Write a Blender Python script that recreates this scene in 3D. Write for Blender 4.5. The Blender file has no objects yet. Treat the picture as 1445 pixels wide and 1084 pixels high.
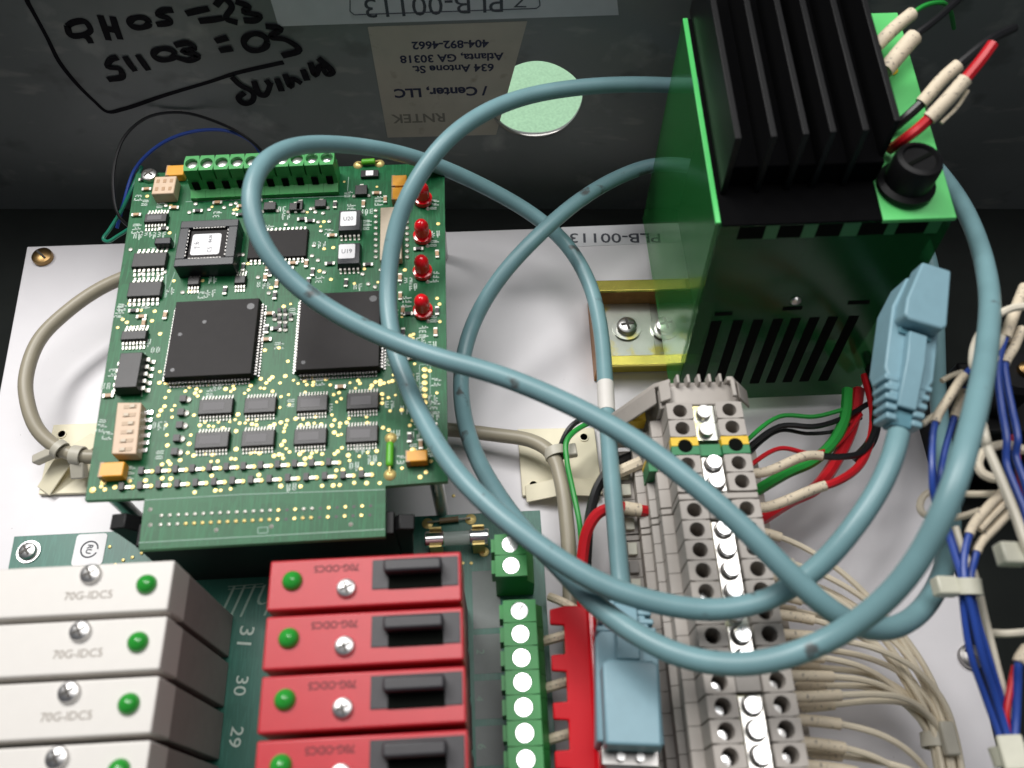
import bpy, bmesh, math, random
from mathutils import Vector, Matrix
random.seed(7)
R = math.radians
SC = bpy.context.scene
COL = SC.collection

# ------------------------------------------------------------------ camera
F, CU, CV, H, TILT = 1200.0, 722.5, 542.0, 25.0, 30.0     # photo pixels, centimetres
cd = bpy.data.cameras.new("camera"); cam = bpy.data.objects.new("camera", cd); COL.objects.link(cam)
cam.location = (0, 0, H); cam.rotation_euler = (R(TILT), 0, 0)
cd.sensor_width = 36; cd.lens = 36 * F / 1445
cd.clip_start = .1; cd.clip_end = 2000
cd.dof.use_dof = True; cd.dof.focus_distance = 29.5; cd.dof.aperture_fstop = .135
SC.camera = cam
# ------------------------------------------------------------------ world and lamps
wd = bpy.data.worlds.new("World"); SC.world = wd; wd.use_nodes = True
bg = wd.node_tree.nodes["Background"]; bg.inputs[0].default_value = (.80, .86, 1, 1); bg.inputs[1].default_value = .085

def area(name, loc, aim, sx, sy, power, col):
    l = bpy.data.lights.new(name, 'AREA'); l.shape = 'RECTANGLE'; l.size = sx; l.size_y = sy
    l.energy = power; l.color = col
    o = bpy.data.objects.new(name, l); COL.objects.link(o); o.location = loc
    o.rotation_euler = (Vector(aim) - Vector(loc)).to_track_quat('-Z', 'Y').to_euler()
    return o
area("ceiling_tube_light", (-37, 46, 72), (0, 10, 0), 46, 16, 54000, (1, .985, .96))
area("ceiling_panel_light", (7, 31, 84), (2, 12, 3), 62, 46, 46000, (1, .985, .97))
SC.view_settings.view_transform = 'Standard'; SC.view_settings.look = 'None'
SC.view_settings.exposure = .08; SC.view_settings.gamma = 1
SC.view_settings.use_curve_mapping = False

# ------------------------------------------------------------------ helpers
CT, ST = math.cos(R(TILT)), math.sin(R(TILT))
def ray(u, v):
    dx, dy = (u - CU) / F, (CV - v) / F
    return Vector((dx, dy * CT + ST, dy * ST - CT))
def W(u, v, z=0.0):
    d = ray(u, v); t = (z - H) / d.z
    return Vector((d.x * t, d.y * t, z))
def WY(u, v, Y):
    d = ray(u, v); t = Y / d.y
    return Vector((d.x * t, Y, H + d.z * t))
def rotz(a): return Matrix.Rotation(a, 4, 'Z')

MATS = {}
def mat(name, col, rough=.5, metal=0.0, var=.10, scale=2.0, bump=0.0, bscale=25.0, spec=.5, coat=0.0, trans=None, dirt=None, emit=0):
    m = bpy.data.materials.new(name); m.use_nodes = True; MATS[name] = m
    nt = m.node_tree; N = nt.nodes; L = nt.links; b = N["Principled BSDF"]
    b.inputs["Roughness"].default_value = rough; b.inputs["Metallic"].default_value = metal
    b.inputs["Specular IOR Level"].default_value = spec; b.inputs["Coat Weight"].default_value = coat
    tc = N.new("ShaderNodeTexCoord")
    no = N.new("ShaderNodeTexNoise"); no.inputs["Scale"].default_value = scale; no.inputs["Detail"].default_value = 6
    L.new(tc.outputs["Object"], no.inputs["Vector"])
    mx = N.new("ShaderNodeMix"); mx.data_type = 'RGBA'
    mx.inputs["A"].default_value = (*[c * (1 - var) for c in col], 1)
    mx.inputs["B"].default_value = (*[min(1, c * (1 + var)) for c in col], 1)
    L.new(no.outputs["Fac"], mx.inputs["Factor"])
    out = mx.outputs["Result"]
    if dirt:                       # (colour, noise scale, threshold, softness)
        dc, ds, th, sf = dirt
        n2 = N.new("ShaderNodeTexNoise"); n2.inputs["Scale"].default_value = ds; n2.inputs["Detail"].default_value = 5
        L.new(tc.outputs["Object"], n2.inputs["Vector"])
        mr = N.new("ShaderNodeMapRange"); mr.inputs["From Min"].default_value = th; mr.inputs["From Max"].default_value = th + sf
        L.new(n2.outputs["Fac"], mr.inputs["Value"])
        m2 = N.new("ShaderNodeMix"); m2.data_type = 'RGBA'
        L.new(mr.outputs["Result"], m2.inputs["Factor"]); L.new(out, m2.inputs["A"]); m2.inputs["B"].default_value = (*dc, 1)
        out = m2.outputs["Result"]
    L.new(out, b.inputs["Base Color"])
    if bump:
        n3 = N.new("ShaderNodeTexNoise"); n3.inputs["Scale"].default_value = bscale; n3.inputs["Detail"].default_value = 4
        L.new(tc.outputs["Object"], n3.inputs["Vector"])
        bp = N.new("ShaderNodeBump"); bp.inputs["Strength"].default_value = bump; bp.inputs["Distance"].default_value = .02
        L.new(n3.outputs["Fac"], bp.inputs["Height"]); L.new(bp.outputs["Normal"], b.inputs["Normal"])
    if trans:
        fac, tcol = trans
        tr = N.new("ShaderNodeBsdfTransparent"); tr.inputs[0].default_value = (*tcol, 1)
        ms = N.new("ShaderNodeMixShader"); ms.inputs[0].default_value = fac
        L.new(b.outputs[0], ms.inputs[1]); L.new(tr.outputs[0], ms.inputs[2])
        L.new(ms.outputs[0], N["Material Output"].inputs[0])
    return m

def board_mat(name, ca, cb, cc, scale):
    m = mat(name, ca, .38, 0, .12, 1.2, spec=.5)
    nt = m.node_tree; N = nt.nodes; L = nt.links; b = N["Principled BSDF"]
    old = b.inputs["Base Color"].links[0].from_socket
    tc = N.new("ShaderNodeTexCoord")
    vo = N.new("ShaderNodeTexVoronoi"); vo.distance = 'CHEBYCHEV'; vo.inputs["Scale"].default_value = scale
    L.new(tc.outputs["Object"], vo.inputs["Vector"])
    mr = N.new("ShaderNodeMapRange"); mr.inputs["From Min"].default_value = .25; mr.inputs["From Max"].default_value = .75
    L.new(vo.outputs["Color"], mr.inputs["Value"])
    mp = N.new("ShaderNodeMapping"); mp.inputs["Scale"].default_value = (9, .6, 1); L.new(tc.outputs["Object"], mp.inputs["Vector"])
    no = N.new("ShaderNodeTexNoise"); no.inputs["Scale"].default_value = 2.2; no.inputs["Detail"].default_value = 2
    L.new(mp.outputs[0], no.inputs["Vector"])
    m2r = N.new("ShaderNodeMapRange"); m2r.inputs["From Min"].default_value = .52; m2r.inputs["From Max"].default_value = .62
    L.new(no.outputs["Fac"], m2r.inputs["Value"])
    m1 = N.new("ShaderNodeMix"); m1.data_type = 'RGBA'; m1.inputs["B"].default_value = (*cb, 1)
    L.new(old, m1.inputs["A"]); L.new(mr.outputs["Result"], m1.inputs["Factor"])
    m2 = N.new("ShaderNodeMix"); m2.data_type = 'RGBA'; m2.inputs["B"].default_value = (*cc, 1)
    L.new(m1.outputs["Result"], m2.inputs["A"]); L.new(m2r.outputs["Result"], m2.inputs["Factor"])
    L.new(m2.outputs["Result"], b.inputs["Base Color"])
    return m

class MB:
    def __init__(s): s.v = []; s.f = []
    def add(s, vs, fs, M=None):
        o = len(s.v)
        s.v += [tuple(M @ Vector(p)) if M else tuple(p) for p in vs]
        s.f += [tuple(o + i for i in f) for f in fs]
        return s
    def box(s, c, d, rz=0, M=None, top=1.0):
        x, y, z = d[0] / 2, d[1] / 2, d[2] / 2
        vs = [(-x, -y, -z), (x, -y, -z), (x, y, -z), (-x, y, -z),
              (-x * top, -y * top, z), (x * top, -y * top, z), (x * top, y * top, z), (-x * top, y * top, z)]
        T = Matrix.Translation(c) @ rotz(rz)
        if M: T = M @ T
        return s.add(vs, [(3, 2, 1, 0), (4, 5, 6, 7), (0, 1, 5, 4), (1, 2, 6, 5), (2, 3, 7, 6), (3, 0, 4, 7)], T)
    def extr(s, pts, vec, M=None):
        n = len(pts); vec = Vector(vec)
        vs = [Vector(p) for p in pts] + [Vector(p) + vec for p in pts]
        fs = [tuple(range(n))[::-1], tuple(range(n, 2 * n))] + [(i, (i + 1) % n, n + (i + 1) % n, n + i) for i in range(n)]
        return s.add(vs, fs, M)
    def prism(s, poly, z0, z1, M=None):
        return s.extr([(p[0], p[1], z0) for p in poly], (0, 0, z1 - z0), M)
    def lathe(s, prof, n=16, c=(0, 0, 0), M=None):
        vs = []; fs = []; k = len(prof)
        for i in range(n):
            a = 2 * math.pi * i / n
            for r, z in prof: vs.append((r * math.cos(a), r * math.sin(a), z))
        for i in range(n):
            j = (i + 1) % n
            for q in range(k - 1): fs.append((i * k + q, j * k + q, j * k + q + 1, i * k + q + 1))
        if prof[0][0] > 1e-6: fs.append(tuple(i * k for i in range(n))[::-1])
        if prof[-1][0] > 1e-6: fs.append(tuple(i * k + k - 1 for i in range(n)))
        T = Matrix.Translation(c)
        if M: T = M @ T
        return s.add(vs, fs, T)
    def cyl(s, c, r, h, n=16, M=None, r2=None):
        return s.lathe([(r, 0), (r if r2 is None else r2, h)], n, c, M)
    def disc(s, c, r, n=10, sx=1, M=None):
        T = Matrix.Translation(c)
        if M: T = M @ T
        return s.add([(r * sx * math.cos(2 * math.pi * i / n), r * math.sin(2 * math.pi * i / n), 0) for i in range(n)], [tuple(range(n))], T)
    def holed(s, cx, cy, sx, sy, z0, z1, r, zb, n=16, M=None):
        """block with a round well sunk from its top down to zb"""
        vs = []; fs = []
        for i in range(n):
            a = 2 * math.pi * i / n + math.pi / n; ca, sa = math.cos(a), math.sin(a)
            k = min(sx / 2 / max(abs(ca), 1e-6), sy / 2 / max(abs(sa), 1e-6))
            vs += [(cx + k * ca, cy + k * sa, z0), (cx + k * ca, cy + k * sa, z1), (cx + r * ca, cy + r * sa, z1), (cx + r * ca, cy + r * sa, zb)]
        for i in range(n):
            j = (i + 1) % n
            for q in range(3): fs.append((i * 4 + q, j * 4 + q, j * 4 + q + 1, i * 4 + q + 1))
        fs.append(tuple(i * 4 + 3 for i in range(n))); fs.append(tuple(i * 4 for i in range(n))[::-1])
        return s.add(vs, fs, M)
    def tube(s, pts, r, n=10):
        pts = [Vector(p) for p in pts]; vs = []; fs = []
        t0 = (pts[1] - pts[0]).normalized()
        nrm = t0.orthogonal().normalized()
        m = len(pts)
        for i, p in enumerate(pts):
            t = (pts[min(i + 1, m - 1)] - pts[max(i - 1, 0)]).normalized()
            nrm = (nrm - t * nrm.dot(t)).normalized(); bi = t.cross(nrm)
            rr = r(i / (m - 1)) if callable(r) else r
            for k in range(n):
                a = 2 * math.pi * k / n
                vs.append(p + (nrm * math.cos(a) + bi * math.sin(a)) * rr)
        for i in range(m - 1):
            for k in range(n):
                fs.append((i * n + k, i * n + (k + 1) % n, (i + 1) * n + (k + 1) % n, (i + 1) * n + k))
        fs.append(tuple(range(n))[::-1]); fs.append(tuple((m - 1) * n + k for k in range(n)))
        return s.add(vs, fs)
    def build(s, name, m, parent=None, bevel=0, origin=None, seg=2, sharp=38, normals=True):
        if origin is not None: s.v = [tuple(Vector(p) - Vector(origin)) for p in s.v]
        me = bpy.data.meshes.new(name); me.from_pydata(s.v, [], s.f)
        if normals:
            bm = bmesh.new(); bm.from_mesh(me); bmesh.ops.recalc_face_normals(bm, faces=bm.faces); bm.to_mesh(me); bm.free()
        me.polygons.foreach_set("use_smooth", [True] * len(me.polygons)); me.set_sharp_from_angle(angle=R(sharp))
        me.materials.append(m if not isinstance(m, str) else MATS[m])
        o = bpy.data.objects.new(name, me); COL.objects.link(o)
        if parent: o.parent = parent
        elif origin is not None: o.location = origin
        if bevel:
            b = o.modifiers.new("edge", 'BEVEL'); b.width = bevel; b.segments = seg; b.limit_method = 'ANGLE'; b.angle_limit = R(40)
        return o

def tag(o, label, cat, group=None, kind=None):
    o["label"] = label; o["category"] = cat
    if group: o["group"] = group
    if kind: o["kind"] = kind
    return o
def thing(name, label, cat, loc=(0, 0, 0), rz=0, group=None):
    o = bpy.data.objects.new(name, None); COL.objects.link(o); o.empty_display_size = .3
    o.location = loc; o.rotation_euler = (0, 0, rz)
    return tag(o, label, cat, group)
def copy_tree(o, parent=None):
    c = o.copy(); COL.objects.link(c)
    if parent: c.parent = parent
    for ch in o.children: copy_tree(ch, c)
    return c
def stuff(o): o["kind"] = "stuff"; return o

def text(s, P, xa, ya, width, m, parent, name="lettering", bold=.0, sy=1.0, origin=(0, 0, 0)):
    """flat lettering centred on P, reading along xa; mesh coordinates relative to origin"""
    cu = bpy.data.curves.new(name, 'FONT'); cu.body = s; cu.align_x = 'CENTER'; cu.align_y = 'CENTER'; cu.offset = bold; cu.resolution_u = 3
    t = bpy.data.objects.new(name, cu); COL.objects.link(t)
    dg = bpy.context.evaluated_depsgraph_get(); dg.update()
    me = bpy.data.meshes.new_from_object(t.evaluated_get(dg)); bpy.data.objects.remove(t)
    xs = [v.co.x for v in me.vertices]; w = max(xs) - min(xs); k = width / w
    ys = [v.co.y for v in me.vertices]; cy = (max(ys) + min(ys)) / 2; cx = (max(xs) + min(xs)) / 2
    xa = Vector(xa).normalized(); ya = Vector(ya).normalized(); P = Vector(P)
    for v in me.vertices:
        v.co = P + xa * (v.co.x - cx) * k + ya * (v.co.y - cy) * k * sy - Vector(origin)
    me.materials.clear(); me.materials.append(MATS[m])
    o = bpy.data.objects.new(name, me); COL.objects.link(o); o.parent = parent
    return o

def spline(pts, per=8):
    P = [Vector(p) for p in pts]; P = [P[0] * 2 - P[1]] + P + [P[-1] * 2 - P[-2]]; out = []
    for i in range(1, len(P) - 2):
        a, b, c, d = P[i - 1:i + 3]
        t0 = 0; t1 = t0 + max(1e-4, (b - a).length ** .5); t2 = t1 + max(1e-4, (c - b).length ** .5); t3 = t2 + max(1e-4, (d - c).length ** .5)
        for k in range(per):
            t = t1 + (t2 - t1) * k / per
            A1 = a * ((t1 - t) / (t1 - t0)) + b * ((t - t0) / (t1 - t0)); A2 = b * ((t2 - t) / (t2 - t1)) + c * ((t - t1) / (t2 - t1))
            A3 = c * ((t3 - t) / (t3 - t2)) + d * ((t - t2) / (t3 - t2))
            B1 = A1 * ((t2 - t) / (t2 - t0)) + A2 * ((t - t0) / (t2 - t0)); B2 = A2 * ((t3 - t) / (t3 - t1)) + A3 * ((t - t1) / (t3 - t1))
            out.append(B1 * ((t2 - t) / (t2 - t1)) + B2 * ((t - t1) / (t2 - t1)))
    out.append(P[-2]); return out
def resample(pts, step):
    out = [pts[0]]; acc = 0
    for a, b in zip(pts, pts[1:]):
        d = (b - a).length
        while acc + d >= step:
            a = a + (b - a) * ((step - acc) / d); out.append(a); d = (b - a).length; acc = 0
            if d < 1e-9: break
        acc += d
    if (out[-1] - pts[-1]).length > step * .3: out.append(pts[-1])
    return out
def smooth_path(pts, n=2):
    for _ in range(n):
        pts = [pts[0]] + [(pts[i - 1] + pts[i] * 2 + pts[i + 1]) / 4 for i in range(1, len(pts) - 1)] + [pts[-1]]
    return pts
def px(pts): return [W(*p) if len(p) == 3 else Vector(p[:3]) for p in pts]

def wire(name, label, cat, pts, r, m, group=None, sleeves=(), world=False, sm='sleeve', sr=1.55, n=8):
    P = list(map(Vector, pts)) if world else px(pts)
    path = spline(P, 8); o0 = P[0].copy()
    if not sleeves:
        return tag(MB().tube(path, r, n).build(name, m, None, origin=o0), label, cat, group)
    t = thing(name, label, cat, o0, 0, group)
    MB().tube(path, r, n).build("insulation", m, t, origin=o0)
    for a, b in sleeves:
        i0, i1 = int(a * (len(path) - 1)), max(int(a * (len(path) - 1)) + 2, int(b * (len(path) - 1)))
        MB().tube(path[i0:i1 + 1], r * sr, 10).build("marker_sleeve", sm, t, origin=o0)
    return t

def screw(parent, c, r, h, m="steel", name="screw", cross=True, rz=.6, slot="slot_gap_dark", flat=False):
    """screw head, domed or flat, with its drive slot"""
    s = MB().lathe([(r, 0), (r, h * .8), (r * .93, h), (0, h)] if flat else [(r, 0), (r, h * .35), (r * .9, h * .72), (r * .6, h * .95), (0, h)], 18, c).build(name, m, parent)
    if flat:
        MB().box((c[0], c[1], c[2] + h), (r * 1.5, r * .16, .012), rz).build("drive_slot", "steel", s); return s
    k = MB()
    k.box((c[0], c[1], c[2] + h * .93), (r * 1.25, r * .24, h * .22), rz)
    if cross: k.box((c[0], c[1], c[2] + h * .925), (r * .24, r * 1.25, h * .22), rz)
    k.build("drive_slot", slot, s)
    return s

# ------------------------------------------------------------------ materials
mat("wall_paint", (.185, .195, .192), .42, 0, .38, .16, .15, 9, dirt=((.30, .305, .29), .55, .62, .12))
def scuffs(m, col, ang, sc, th):
    nt = m.node_tree; N = nt.nodes; L = nt.links; b = N["Principled BSDF"]; old = b.inputs["Base Color"].links[0].from_socket
    tc = N.new("ShaderNodeTexCoord"); mp = N.new("ShaderNodeMapping"); mp.inputs["Rotation"].default_value = (0, ang, 0); mp.inputs["Scale"].default_value = sc
    L.new(tc.outputs["Object"], mp.inputs["Vector"]); no = N.new("ShaderNodeTexNoise"); no.inputs["Scale"].default_value = 1; no.inputs["Detail"].default_value = 3
    L.new(mp.outputs[0], no.inputs["Vector"]); mr = N.new("ShaderNodeMapRange"); mr.inputs["From Min"].default_value = th; mr.inputs["From Max"].default_value = th + .1
    mr.inputs["To Max"].default_value = .42; L.new(no.outputs["Fac"], mr.inputs["Value"])
    mx = N.new("ShaderNodeMix"); mx.data_type = 'RGBA'; mx.inputs["B"].default_value = (*col, 1); L.new(old, mx.inputs["A"]); L.new(mr.outputs["Result"], mx.inputs["Factor"]); L.new(mx.outputs["Result"], b.inputs["Base Color"])
scuffs(MATS["wall_paint"], (.36, .35, .32), .75, (.5, 1, 1.5), .62)
scuffs(MATS["wall_paint"], (.07, .07, .07), -.5, (.55, 1, .8), .60)
mat("floor_paint", (.014, .016, .015), .9, 0, .2, .8, spec=.08)
mat("marker_ink", (.006, .005, .008), .6, 0, .3, 3, spec=.12)
mat("plate_paint", (.70, .68, .70), .36, 0, .03, 1.5, .06, 40, dirt=((.33, .31, .31), 9, .73, .04))
mat("bench_green", (.30, .50, .33), .8, 0, .30, 9, .1, 60)
mat("white_label", (.60, .60, .62), .5, 0, .08, 2)
mat("cream_label", (.46, .41, .34), .6, 0, .14, 1.2, dirt=((.28, .23, .18), 1.6, .62, .2))
mat("grey_print", (.05, .055, .07), .6); mat("faint_print", (.2, .18, .15), .6); mat("navy_print", (.012, .014, .05), .6)
mat("brass", (.30, .19, .08), .35, 1, .3, 4); mat("steel", (.62, .61, .60), .34, 1, .15, 5); mat("slot_gap_dark", (.06, .055, .05), .5, .6)
mat("bright_steel", (.90, .90, .91), .2, 1, .05, 5); mat("dark_steel", (.30, .29, .28), .35, 1, .2, 4)
mat("pin_metal", (.40, .39, .36), .45, .6, .2, 5); mat("zinc_yellow", (.80, .70, .16), .25, 1, .25, 1.2); mat("zinc", (.62, .64, .58), .28, 1, .2, 1.5, dirt=((.7, .62, .2), 1.2, .55, .1))
mat("rusty_edge", (.35, .17, .06), .5, .8, .4, 4)
board_mat("pcb_green", (.005, .090, .028), (.008, .116, .038), (.012, .140, .050), 2.4); MATS["pcb_green"].node_tree.nodes["Principled BSDF"].inputs["Specular IOR Level"].default_value = .28
board_mat("rack_green", (.018, .125, .088), (.022, .140, .10), (.030, .165, .12), 1.2)
mat("pcb_edge", (.16, .46, .22), .5, 0, .2, 4); mat("silk", (.55, .66, .58), .6, 0, .2, 9); mat("silk_pale", (.28, .42, .34), .6, 0, .2, 9)
mat("pad_gold", (.80, .62, .24), .42, .55, .2, 5); mat("solder", (.66, .64, .58), .40, .65, .1, 5)
mat("chip_black", (.018, .016, .017), .42, 0, .25, 5, .12, 50); mat("chip_grey", (.022, .0195, .0195), .5, 0, .15, 3, .10, 60, spec=.16)
mat("chip_print", (.10, .095, .10), .5); mat("socket_black", (.016, .017, .022), .35, 0, .2, 4)
mat("paper_white", (.82, .81, .82), .5, 0, .03, 5); mat("tantalum", (.78, .36, .03), .4, 0, .12, 4); mat("ceramic_tan", (.42, .25, .13), .4, 0, .2, 9)
mat("dip_beige", (.62, .45, .31), .45, 0, .1, 4); mat("dip_slot", (.50, .36, .24), .5); mat("cream_plastic", (.55, .46, .34), .45, 0, .1, 4)
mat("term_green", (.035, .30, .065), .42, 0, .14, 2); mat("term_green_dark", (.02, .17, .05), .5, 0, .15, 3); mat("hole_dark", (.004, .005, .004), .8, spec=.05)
mat("led_red", (.72, .006, .014), .12, 0, .1, 4, coat=.5); mat("led_green", (.025, .30, .035), .16, 0, .1, 4, coat=.5)
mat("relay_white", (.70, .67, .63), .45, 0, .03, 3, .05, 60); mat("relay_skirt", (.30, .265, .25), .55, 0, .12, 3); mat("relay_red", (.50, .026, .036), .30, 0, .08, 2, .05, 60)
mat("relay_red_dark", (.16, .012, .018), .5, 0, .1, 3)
mat("relay_print", (.25, .21, .17), .6); mat("red_print", (.10, .008, .012), .6)
mat("plug_black", (.030, .028, .032), .45, 0, .15, 6, .08, 60); mat("black_plastic", (.005, .005, .0055), .45, 0, .2, 4, spec=.2)
mat("grey_field", (.19, .21, .205), .5, 0, .08, 4)
mat("cable_blue", (.175, .315, .340), .38, 0, .16, 1.1, .05, 20, dirt=((.09, .105, .105), 1.15, .655, .06))
mat("hood_blue", (.20, .345, .405), .42, 0, .08, 3, .06, 50); mat("hood_blue_dark", (.09, .22, .27), .5, 0, .1, 4)
mat("cable_grey", (.33, .295, .22), .4, 0, .08, 2); mat("tie_grey", (.50, .47, .39), .45, 0, .1, 4)
mat("mount_cream", (.80, .74, .55), .5, 0, .05, 3); mat("tie_white", (.60, .59, .48), .4, 0, .08, 5)
mat("block_grey", (.40, .365, .33), .5, 0, .08, 4, .05, 40); mat("block_grey_dark", (.27, .25, .23), .55, 0, .12, 4)
mat("block_yellow", (.78, .50, .02), .45, 0, .08, 4); mat("block_green", (.02, .20, .07), .45, 0, .1, 4)
mat("jumper_metal", (.92, .89, .84), .30, 1, .06, 4)
mat("sleeve", (.70, .60, .45), .6, 0, .12, 5, .1, 30, dirt=((.30, .26, .21), 11, .60, .06)); mat("wire_cream", (.70, .62, .48), .45, 0, .08, 3); mat("wire_white", (.72, .66, .54), .42, 0, .06, 3)
mat("wire_black", (.008, .008, .009), .4); mat("wire_red", (.55, .012, .020), .35, 0, .1, 3); mat("wire_green", (.02, .30, .045), .4, 0, .1, 3)
mat("wire_teal", (.01, .20, .12), .4); mat("wire_blue", (.022, .065, .33), .38, 0, .12, 3); mat("wire_grey", (.22, .22, .23), .4)
mat("comb_red", (.52, .004, .012), .45, 0, .05, 2, spec=.18); mat("comb_gloss", (.60, .006, .014), .18, 0, .05, 2, coat=1, spec=.8); mat("psu_lit_edge", (.08, .60, .14), .3, 0, .08, 2); mat("psu_face", (.12, .62, .17), .4, 0, .08, 2)
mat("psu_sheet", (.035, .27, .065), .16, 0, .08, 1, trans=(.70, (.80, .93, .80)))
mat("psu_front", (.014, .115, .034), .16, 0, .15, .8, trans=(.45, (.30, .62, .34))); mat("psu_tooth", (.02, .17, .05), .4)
mat("psu_inner", (.016, .030, .018), .6, 0, .4, .7); mat("heatsink", (.003, .003, .0034), .8, 0, .2, 4, spec=.035); mat("fin_edge", (.0045, .0045, .005), .45, 0, spec=.22)
mat("glass_tube", (.75, .80, .78), .08, 0, .02, 2, trans=(.6, (.9, .95, .92))); mat("res_green", (.10, .42, .02), .4); mat("res_body", (.17, .12, .06), .45)

# ------------------------------------------------------------------ the setting and the enclosure
YW = 23.3
o = MB().box((6, 60, -1.75), (240, 200, .1)).build("work_surface", "bench_green"); o["kind"] = "structure"
enc = thing("electrical_enclosure", "dark grey painted metal enclosure with a round knockout hole and marker writing", "enclosure", (0, 10, -1.2))
E0 = enc.location.copy()
XL, XR, ZT = -25.5, 25.5, 11.5
MB().box(((XL + XR) / 2, 8.2, -1.3), (XR - XL - .02, YW * 2 - 16.4 - .02, .2)).build("floor_panel", "floor_paint", enc, origin=E0)
MB().box((XL - .1, 8, 4.8), (.2, 2 * (YW - 8), 12.6)).build("side_panel", "wall_paint", enc, origin=E0)
MB().box((XR + .1, 8, 4.8), (.2, 2 * (YW - 8), 12.6)).build("side_panel", "wall_paint", enc, origin=E0)
hc = WY(756, 141, YW); hr = (WY(821, 141, YW) - WY(690, 141, YW)).x / 2
b = MB(); n = 64; x0, x1, z0, z1 = XL, XR, -1.4, ZT
circ = [(hc.x + hr * (1 + .012 * math.sin(5 * a)) * math.cos(a), hc.z + hr * (1 + .012 * math.sin(5 * a)) * math.sin(a)) for a in [2 * math.pi * i / n for i in range(n)]]
sq = []
for i in range(n):
    a = 2 * math.pi * i / n; k = 2.3 / max(abs(math.cos(a)), abs(math.sin(a))); sq.append((hc.x + k * math.cos(a), hc.z + k * math.sin(a)))
vs = [(p[0], YW, p[1]) for p in circ] + [(p[0], YW, p[1]) for p in sq] + [(p[0], YW + .10, p[1]) for p in circ]
fs = [(i, (i + 1) % n, n + (i + 1) % n, n + i) for i in range(n)] + [(i, (i + 1) % n, 2 * n + (i + 1) % n, 2 * n + i) for i in range(n)]
b.add(vs, fs)
q = 2.3
rects = [(x0, z0, hc.x - q, z1), (hc.x + q, z0, x1, z1), (hc.x - q, z0, hc.x + q, hc.z - q), (hc.x - q, hc.z + q, hc.x + q, z1)]
for r in rects: b.add([(r[0], YW, r[1]), (r[2], YW, r[1]), (r[2], YW, r[3]), (r[0], YW, r[3])], [(0, 1, 2, 3)])
# outer skin, so that the panel has its thickness
for r in rects: b.add([(r[0], YW + .10, r[1]), (r[2], YW + .10, r[1]), (r[2], YW + .10, r[3]), (r[0], YW + .10, r[3])], [(3, 2, 1, 0)])
b.add([(p[0], YW + .10, p[1]) for p in circ] + [(p[0], YW + .10, p[1]) for p in sq], [(n + i, n + (i + 1) % n, (i + 1) % n, i) for i in range(n)])
b.add([(x0, YW, z1), (x1, YW, z1), (x1, YW + .10, z1), (x0, YW + .10, z1)], [(0, 1, 2, 3)])
b.build("back_panel", "wall_paint", enc, origin=E0, normals=False)
rim = [Vector((hc.x + (hr + .03) * math.cos(a), YW - .03, hc.z + (hr + .03) * math.sin(a))) for a in [R(200 + 118 * i / 30) for i in range(31)]]
MB().tube(rim, lambda t: .02 + .055 * math.sin(math.pi * t) * (1 + .4 * math.sin(t * 11)), 8).build("knockout_burr", "dark_steel", enc, origin=E0)

# marker writing (strokes on the panel)
K1 = 480 / 1445
def ov(cx, cy, rx, ry, n=14): return [(cx + rx * math.cos(2 * math.pi * i / n), cy + ry * math.sin(2 * math.pi * i / n)) for i in range(n + 1)]
thin = [[(105, -30), (118, 10), (140, 50), (200, 160), (250, 260), (320, 350), (400, 430), (455, 475), (520, 465), (700, 405), (900, 345), (1000, 312), (1205, 265)]]
thick = [[(285, 110), (300, 150), (350, 150), (385, 128), (360, 92), (312, 96), (285, 112)], [(350, 150), (372, 160), (388, 185)], [(425, 65), (445, 120), (462, 172)],
         [(478, 70), (495, 125), (512, 168)], [(445, 120), (495, 130)], ov(592, 96, 42, 22), [(735, 42), (690, 46), (672, 64), (712, 76), (722, 92), (690, 102), (664, 104)],
         [(790, 58), (840, 46), (888, 36)], [(845, 90), (900, 84), (948, 76)], [(915, 25), (950, -8), (985, 25), (960, 78), (1010, 96)],
         [(1000, 5), (1055, 28), (1035, 50), (1105, 66), (1085, 86), (1035, 86)],
         [(458, 338), (520, 325), (508, 292), (458, 284), (470, 254), (500, 242)], [(530, 238), (552, 272), (576, 302)], [(585, 232), (610, 268), (632, 298)], ov(698, 230, 46, 24),
         [(742, 192), (800, 182), (826, 204), (775, 218), (842, 236), (802, 256), (752, 244)], [(915, 174), (968, 158)], [(932, 214), (988, 204)], ov(1086, 178, 50, 36),
         [(1128, 110), (1192, 120), (1150, 156), (1215, 168), (1272, 210), (1198, 236)],
         [(985, 325), (1022, 360), (1075, 392), (1072, 428), (1035, 438), (1014, 415), (1040, 392)], [(1078, 342), (1105, 400), (1128, 402), (1152, 348)], [(1150, 345), (1128, 352)],
         [(1176, 330), (1198, 386)], [(1210, 312), (1236, 366), (1244, 332), (1282, 352)], [(1286, 292), (1306, 340)], [(1318, 262), (1340, 316), (1362, 276), (1390, 314), (1414, 304), (1352, 244)]]
def ribbon(b, pts, w):
    P = spline([WY(p[0] * K1, p[1] * K1, YW - .012) for p in pts], 5); L = []
    for i, p in enumerate(P):
        t = P[min(i + 1, len(P) - 1)] - P[max(i - 1, 0)]; t.y = 0; t.normalize(); nn = Vector((-t.z, 0, t.x))
        ww = w * (1 + .10 * math.sin(i * .35)); L.append((p + nn * ww, p - nn * ww))
    for (a, c), (d, e) in zip(L, L[1:]): b.add([a, c, e, d], [(0, 1, 2, 3)])
for k_, (lst, w_) in enumerate(((thin, .075), (thick, .105))):
    for i_, s_ in enumerate(lst):
        b = MB(); ribbon(b, s_, w_); v_ = -.012 - .0015 * i_ - .03 * 0
        b.v = [(x, y - .0015 * i_, z) for x, y, z in b.v]
        b.build("pen_stroke", "marker_ink", enc, origin=E0, normals=False)

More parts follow.
